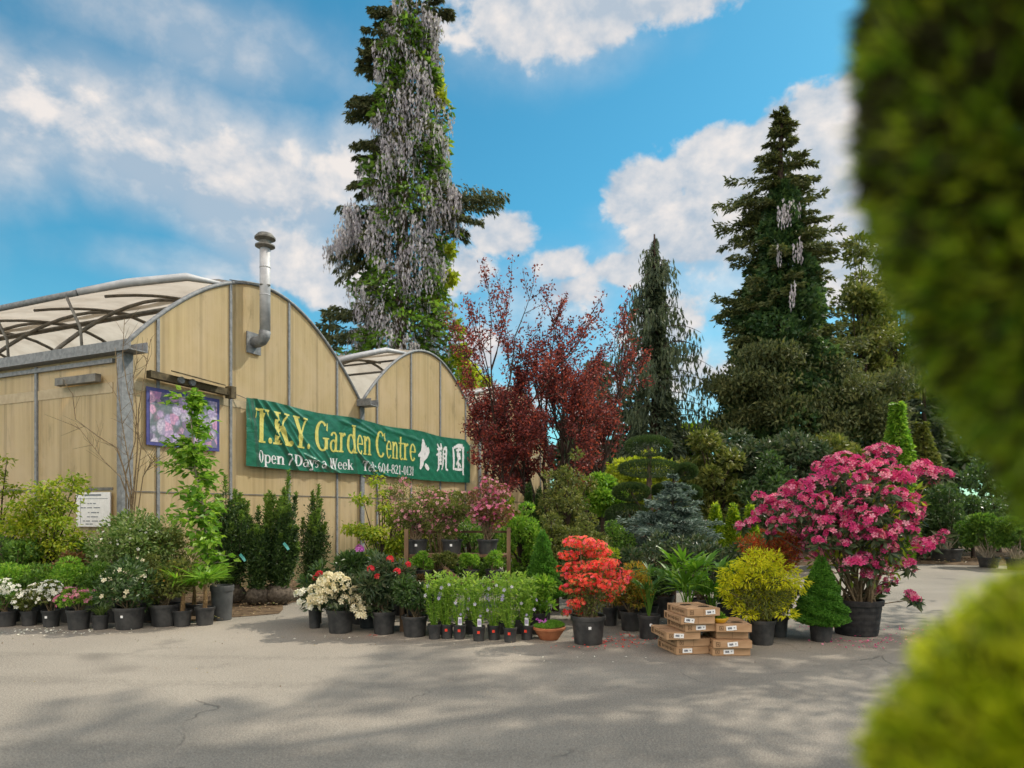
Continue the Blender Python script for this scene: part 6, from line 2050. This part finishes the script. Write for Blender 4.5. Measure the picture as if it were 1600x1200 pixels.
# --- near topiary at the right, out of focus
def topiary():
    g = RNG(5151)
    Y = .50
    s = Y / F
    X = wx(1720, Y)
    t = thing('clipped_topiary', 'clipped conifer topiary very close on the right, out of focus', 'topiary', (X, Y, 0))
    make_pot(t, .17, .26)
    m = M()
    m.tube([(0, 0, .2), (.01, .0, .8), (-.01, .01, 1.4), (0, 0, 1.95)], [.022, .02, .016, .008], 8, caps=False)
    m.build('trunk', MAT['bark'], t)
    balls = [(1.80, .150, .305, 34000, .0), (wz(1345, Y), .137, .192, 26000, .0), (.86, .18, .2, 9000, .0), (.50, .19, .2, 8000, .0)]
    for zc, r, rz, k, dx in balls:
        d = rdir(g, k)
        lump = 1 + .035 * np.sin(d[:, 0] * 9 + 2 * d[:, 2] * 5) + .03 * np.sin(d[:, 2] * 13 + d[:, 1] * 7)
        P = d * np.array([r, r, rz]) * (lump * (1 - .22 * g.random(k) ** 1.6))[:, None]
        if zc > 1.5:
            P[:, :2] *= (1 - .42 * np.clip(-d[:, 2], 0, 1))[:, None]
        P = P + [dx, 0, zc]
        m = M()
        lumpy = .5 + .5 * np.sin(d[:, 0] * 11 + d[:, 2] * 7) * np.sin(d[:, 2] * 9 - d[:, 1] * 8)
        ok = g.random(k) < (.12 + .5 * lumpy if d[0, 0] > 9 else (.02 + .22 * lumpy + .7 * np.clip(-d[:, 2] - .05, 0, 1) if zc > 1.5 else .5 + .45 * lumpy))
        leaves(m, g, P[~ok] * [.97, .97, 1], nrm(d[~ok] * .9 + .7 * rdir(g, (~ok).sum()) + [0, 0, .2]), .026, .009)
        o = m.build('clipped_ball', L['topiary_shade'], t)
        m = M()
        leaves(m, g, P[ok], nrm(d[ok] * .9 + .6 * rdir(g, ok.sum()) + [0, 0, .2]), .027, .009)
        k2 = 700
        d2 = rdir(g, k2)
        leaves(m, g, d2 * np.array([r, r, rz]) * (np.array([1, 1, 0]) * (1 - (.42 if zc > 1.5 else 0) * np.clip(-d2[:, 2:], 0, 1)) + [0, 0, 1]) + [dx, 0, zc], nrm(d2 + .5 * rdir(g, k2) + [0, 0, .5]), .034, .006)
        m.build('fresh_or_lit_foliage', L['hedge' if zc > 1.5 else 'hedgeglow'], o)  # brighter leaf colour imitates rim light against the painted dark ball
topiary()

# --- small stuff on the ground
def petals(name, spots_, mat, label, cat, size=.03):
    g = RNG(seed())
    m = M()
    P = []
    for x, y, rx, ry, k in spots_:
        P.append(np.stack([x + g.normal(size=k) * rx, y + g.normal(size=k) * ry, .014 + .008 * g.random(k)], -1))
    P = np.concatenate(P)
    a = g.uniform(0, 2 * PI, len(P))
    leaves(m, g, P, np.stack([np.cos(a), np.sin(a), .08 + 0 * a], -1), size, size * .7, (0, 0, 1), .1)
    o = m.build(name, mat, None)
    o['label'], o['category'], o['kind'] = label, cat, 'stuff'
def gp(px, py):
    Y = depth(py)
    return wx(px, Y), Y
sp_ = [gp(30, 988) + (.5, .10, 40), gp(100, 990) + (.5, .10, 40), gp(70, 984) + (.5, .1, 30), gp(205, 988) + (.3, .1, 8), gp(515, 1000) + (.25, .12, 10), gp(940, 1030) + (1.2, .3, 14), gp(1130, 985) + (.5, .4, 20)]
petals('fallen_petals', sp_, L['white'], 'white petals fallen on the asphalt before the pots', 'petals')
sp_ = [gp(960, 1003) + (.16, .14, 70), gp(975, 1008) + (.2, .12, 24), gp(905, 1013) + (.25, .06, 16), gp(583, 995) + (.06, .03, 10), gp(990, 995) + (.1, .1, 16)]
petals('coral_petals', sp_, L['coral'], 'coral petals scattered under the coral azalea', 'petals')
sp_ = [gp(1360, 1005) + (.35, .12, 60), gp(1420, 1000) + (.4, .15, 60), gp(1250, 985) + (.3, .2, 40), gp(1400, 985) + (.4, .2, 36), gp(1330, 1012) + (.3, .06, 16)]
petals('magenta_petals', sp_, L['rhodo'], 'magenta petals scattered round the big rhododendron pot', 'petals')
sp_ = [gp(x, 1000 + 6 * math.sin(x)) + (.35, .16, 16) for x in range(40, 1340, 90)] + [gp(x, 1060) + (.9, .5, 8) for x in range(100, 1300, 200)]
petals('leaf_debris', sp_, L['litter'], 'small dry leaf bits scattered on the asphalt along the pots', 'leaf litter', .018)
# leaf litter on the soil by the wall
g = RNG(9)
m = M()
k = 2600
tt = np.concatenate([g.uniform(-1, 4, k // 2), g.uniform(0, 18, k - k // 2)])
ww = g.random(k) * np.interp(tt, [-.4, .5, 2, 4, 19], [3.2, 2.9, 2.3, 1.5, 1.4])
P = np.stack([C0[0] + tt * UU[0] - ww * VV[0], C0[1] + tt * UU[1] - ww * VV[1], .05 + .03 * g.random(k)], -1)
a = g.uniform(0, 2 * PI, k)
leaves(m, g, P, np.stack([np.cos(a), np.sin(a), .15 * g.normal(size=k)], -1), .05, .02, (0, 0, 1), .15)
k = 2200
P = np.stack([g.uniform(4, 20, k), g.uniform(18.3, 22, k), .10 + .04 * g.random(k)], -1)
a = g.uniform(0, 2 * PI, k)
leaves(m, g, P, np.stack([np.cos(a), np.sin(a), .15 * g.normal(size=k)], -1), .07, .03, (0, 0, 1), .15)
o = m.build('leaf_litter', L['litter'], None)
o['kind'] = 'stuff'
o['label'], o['category'] = 'dry leaf litter on the soil by the wall and under the trees', 'leaf litter'
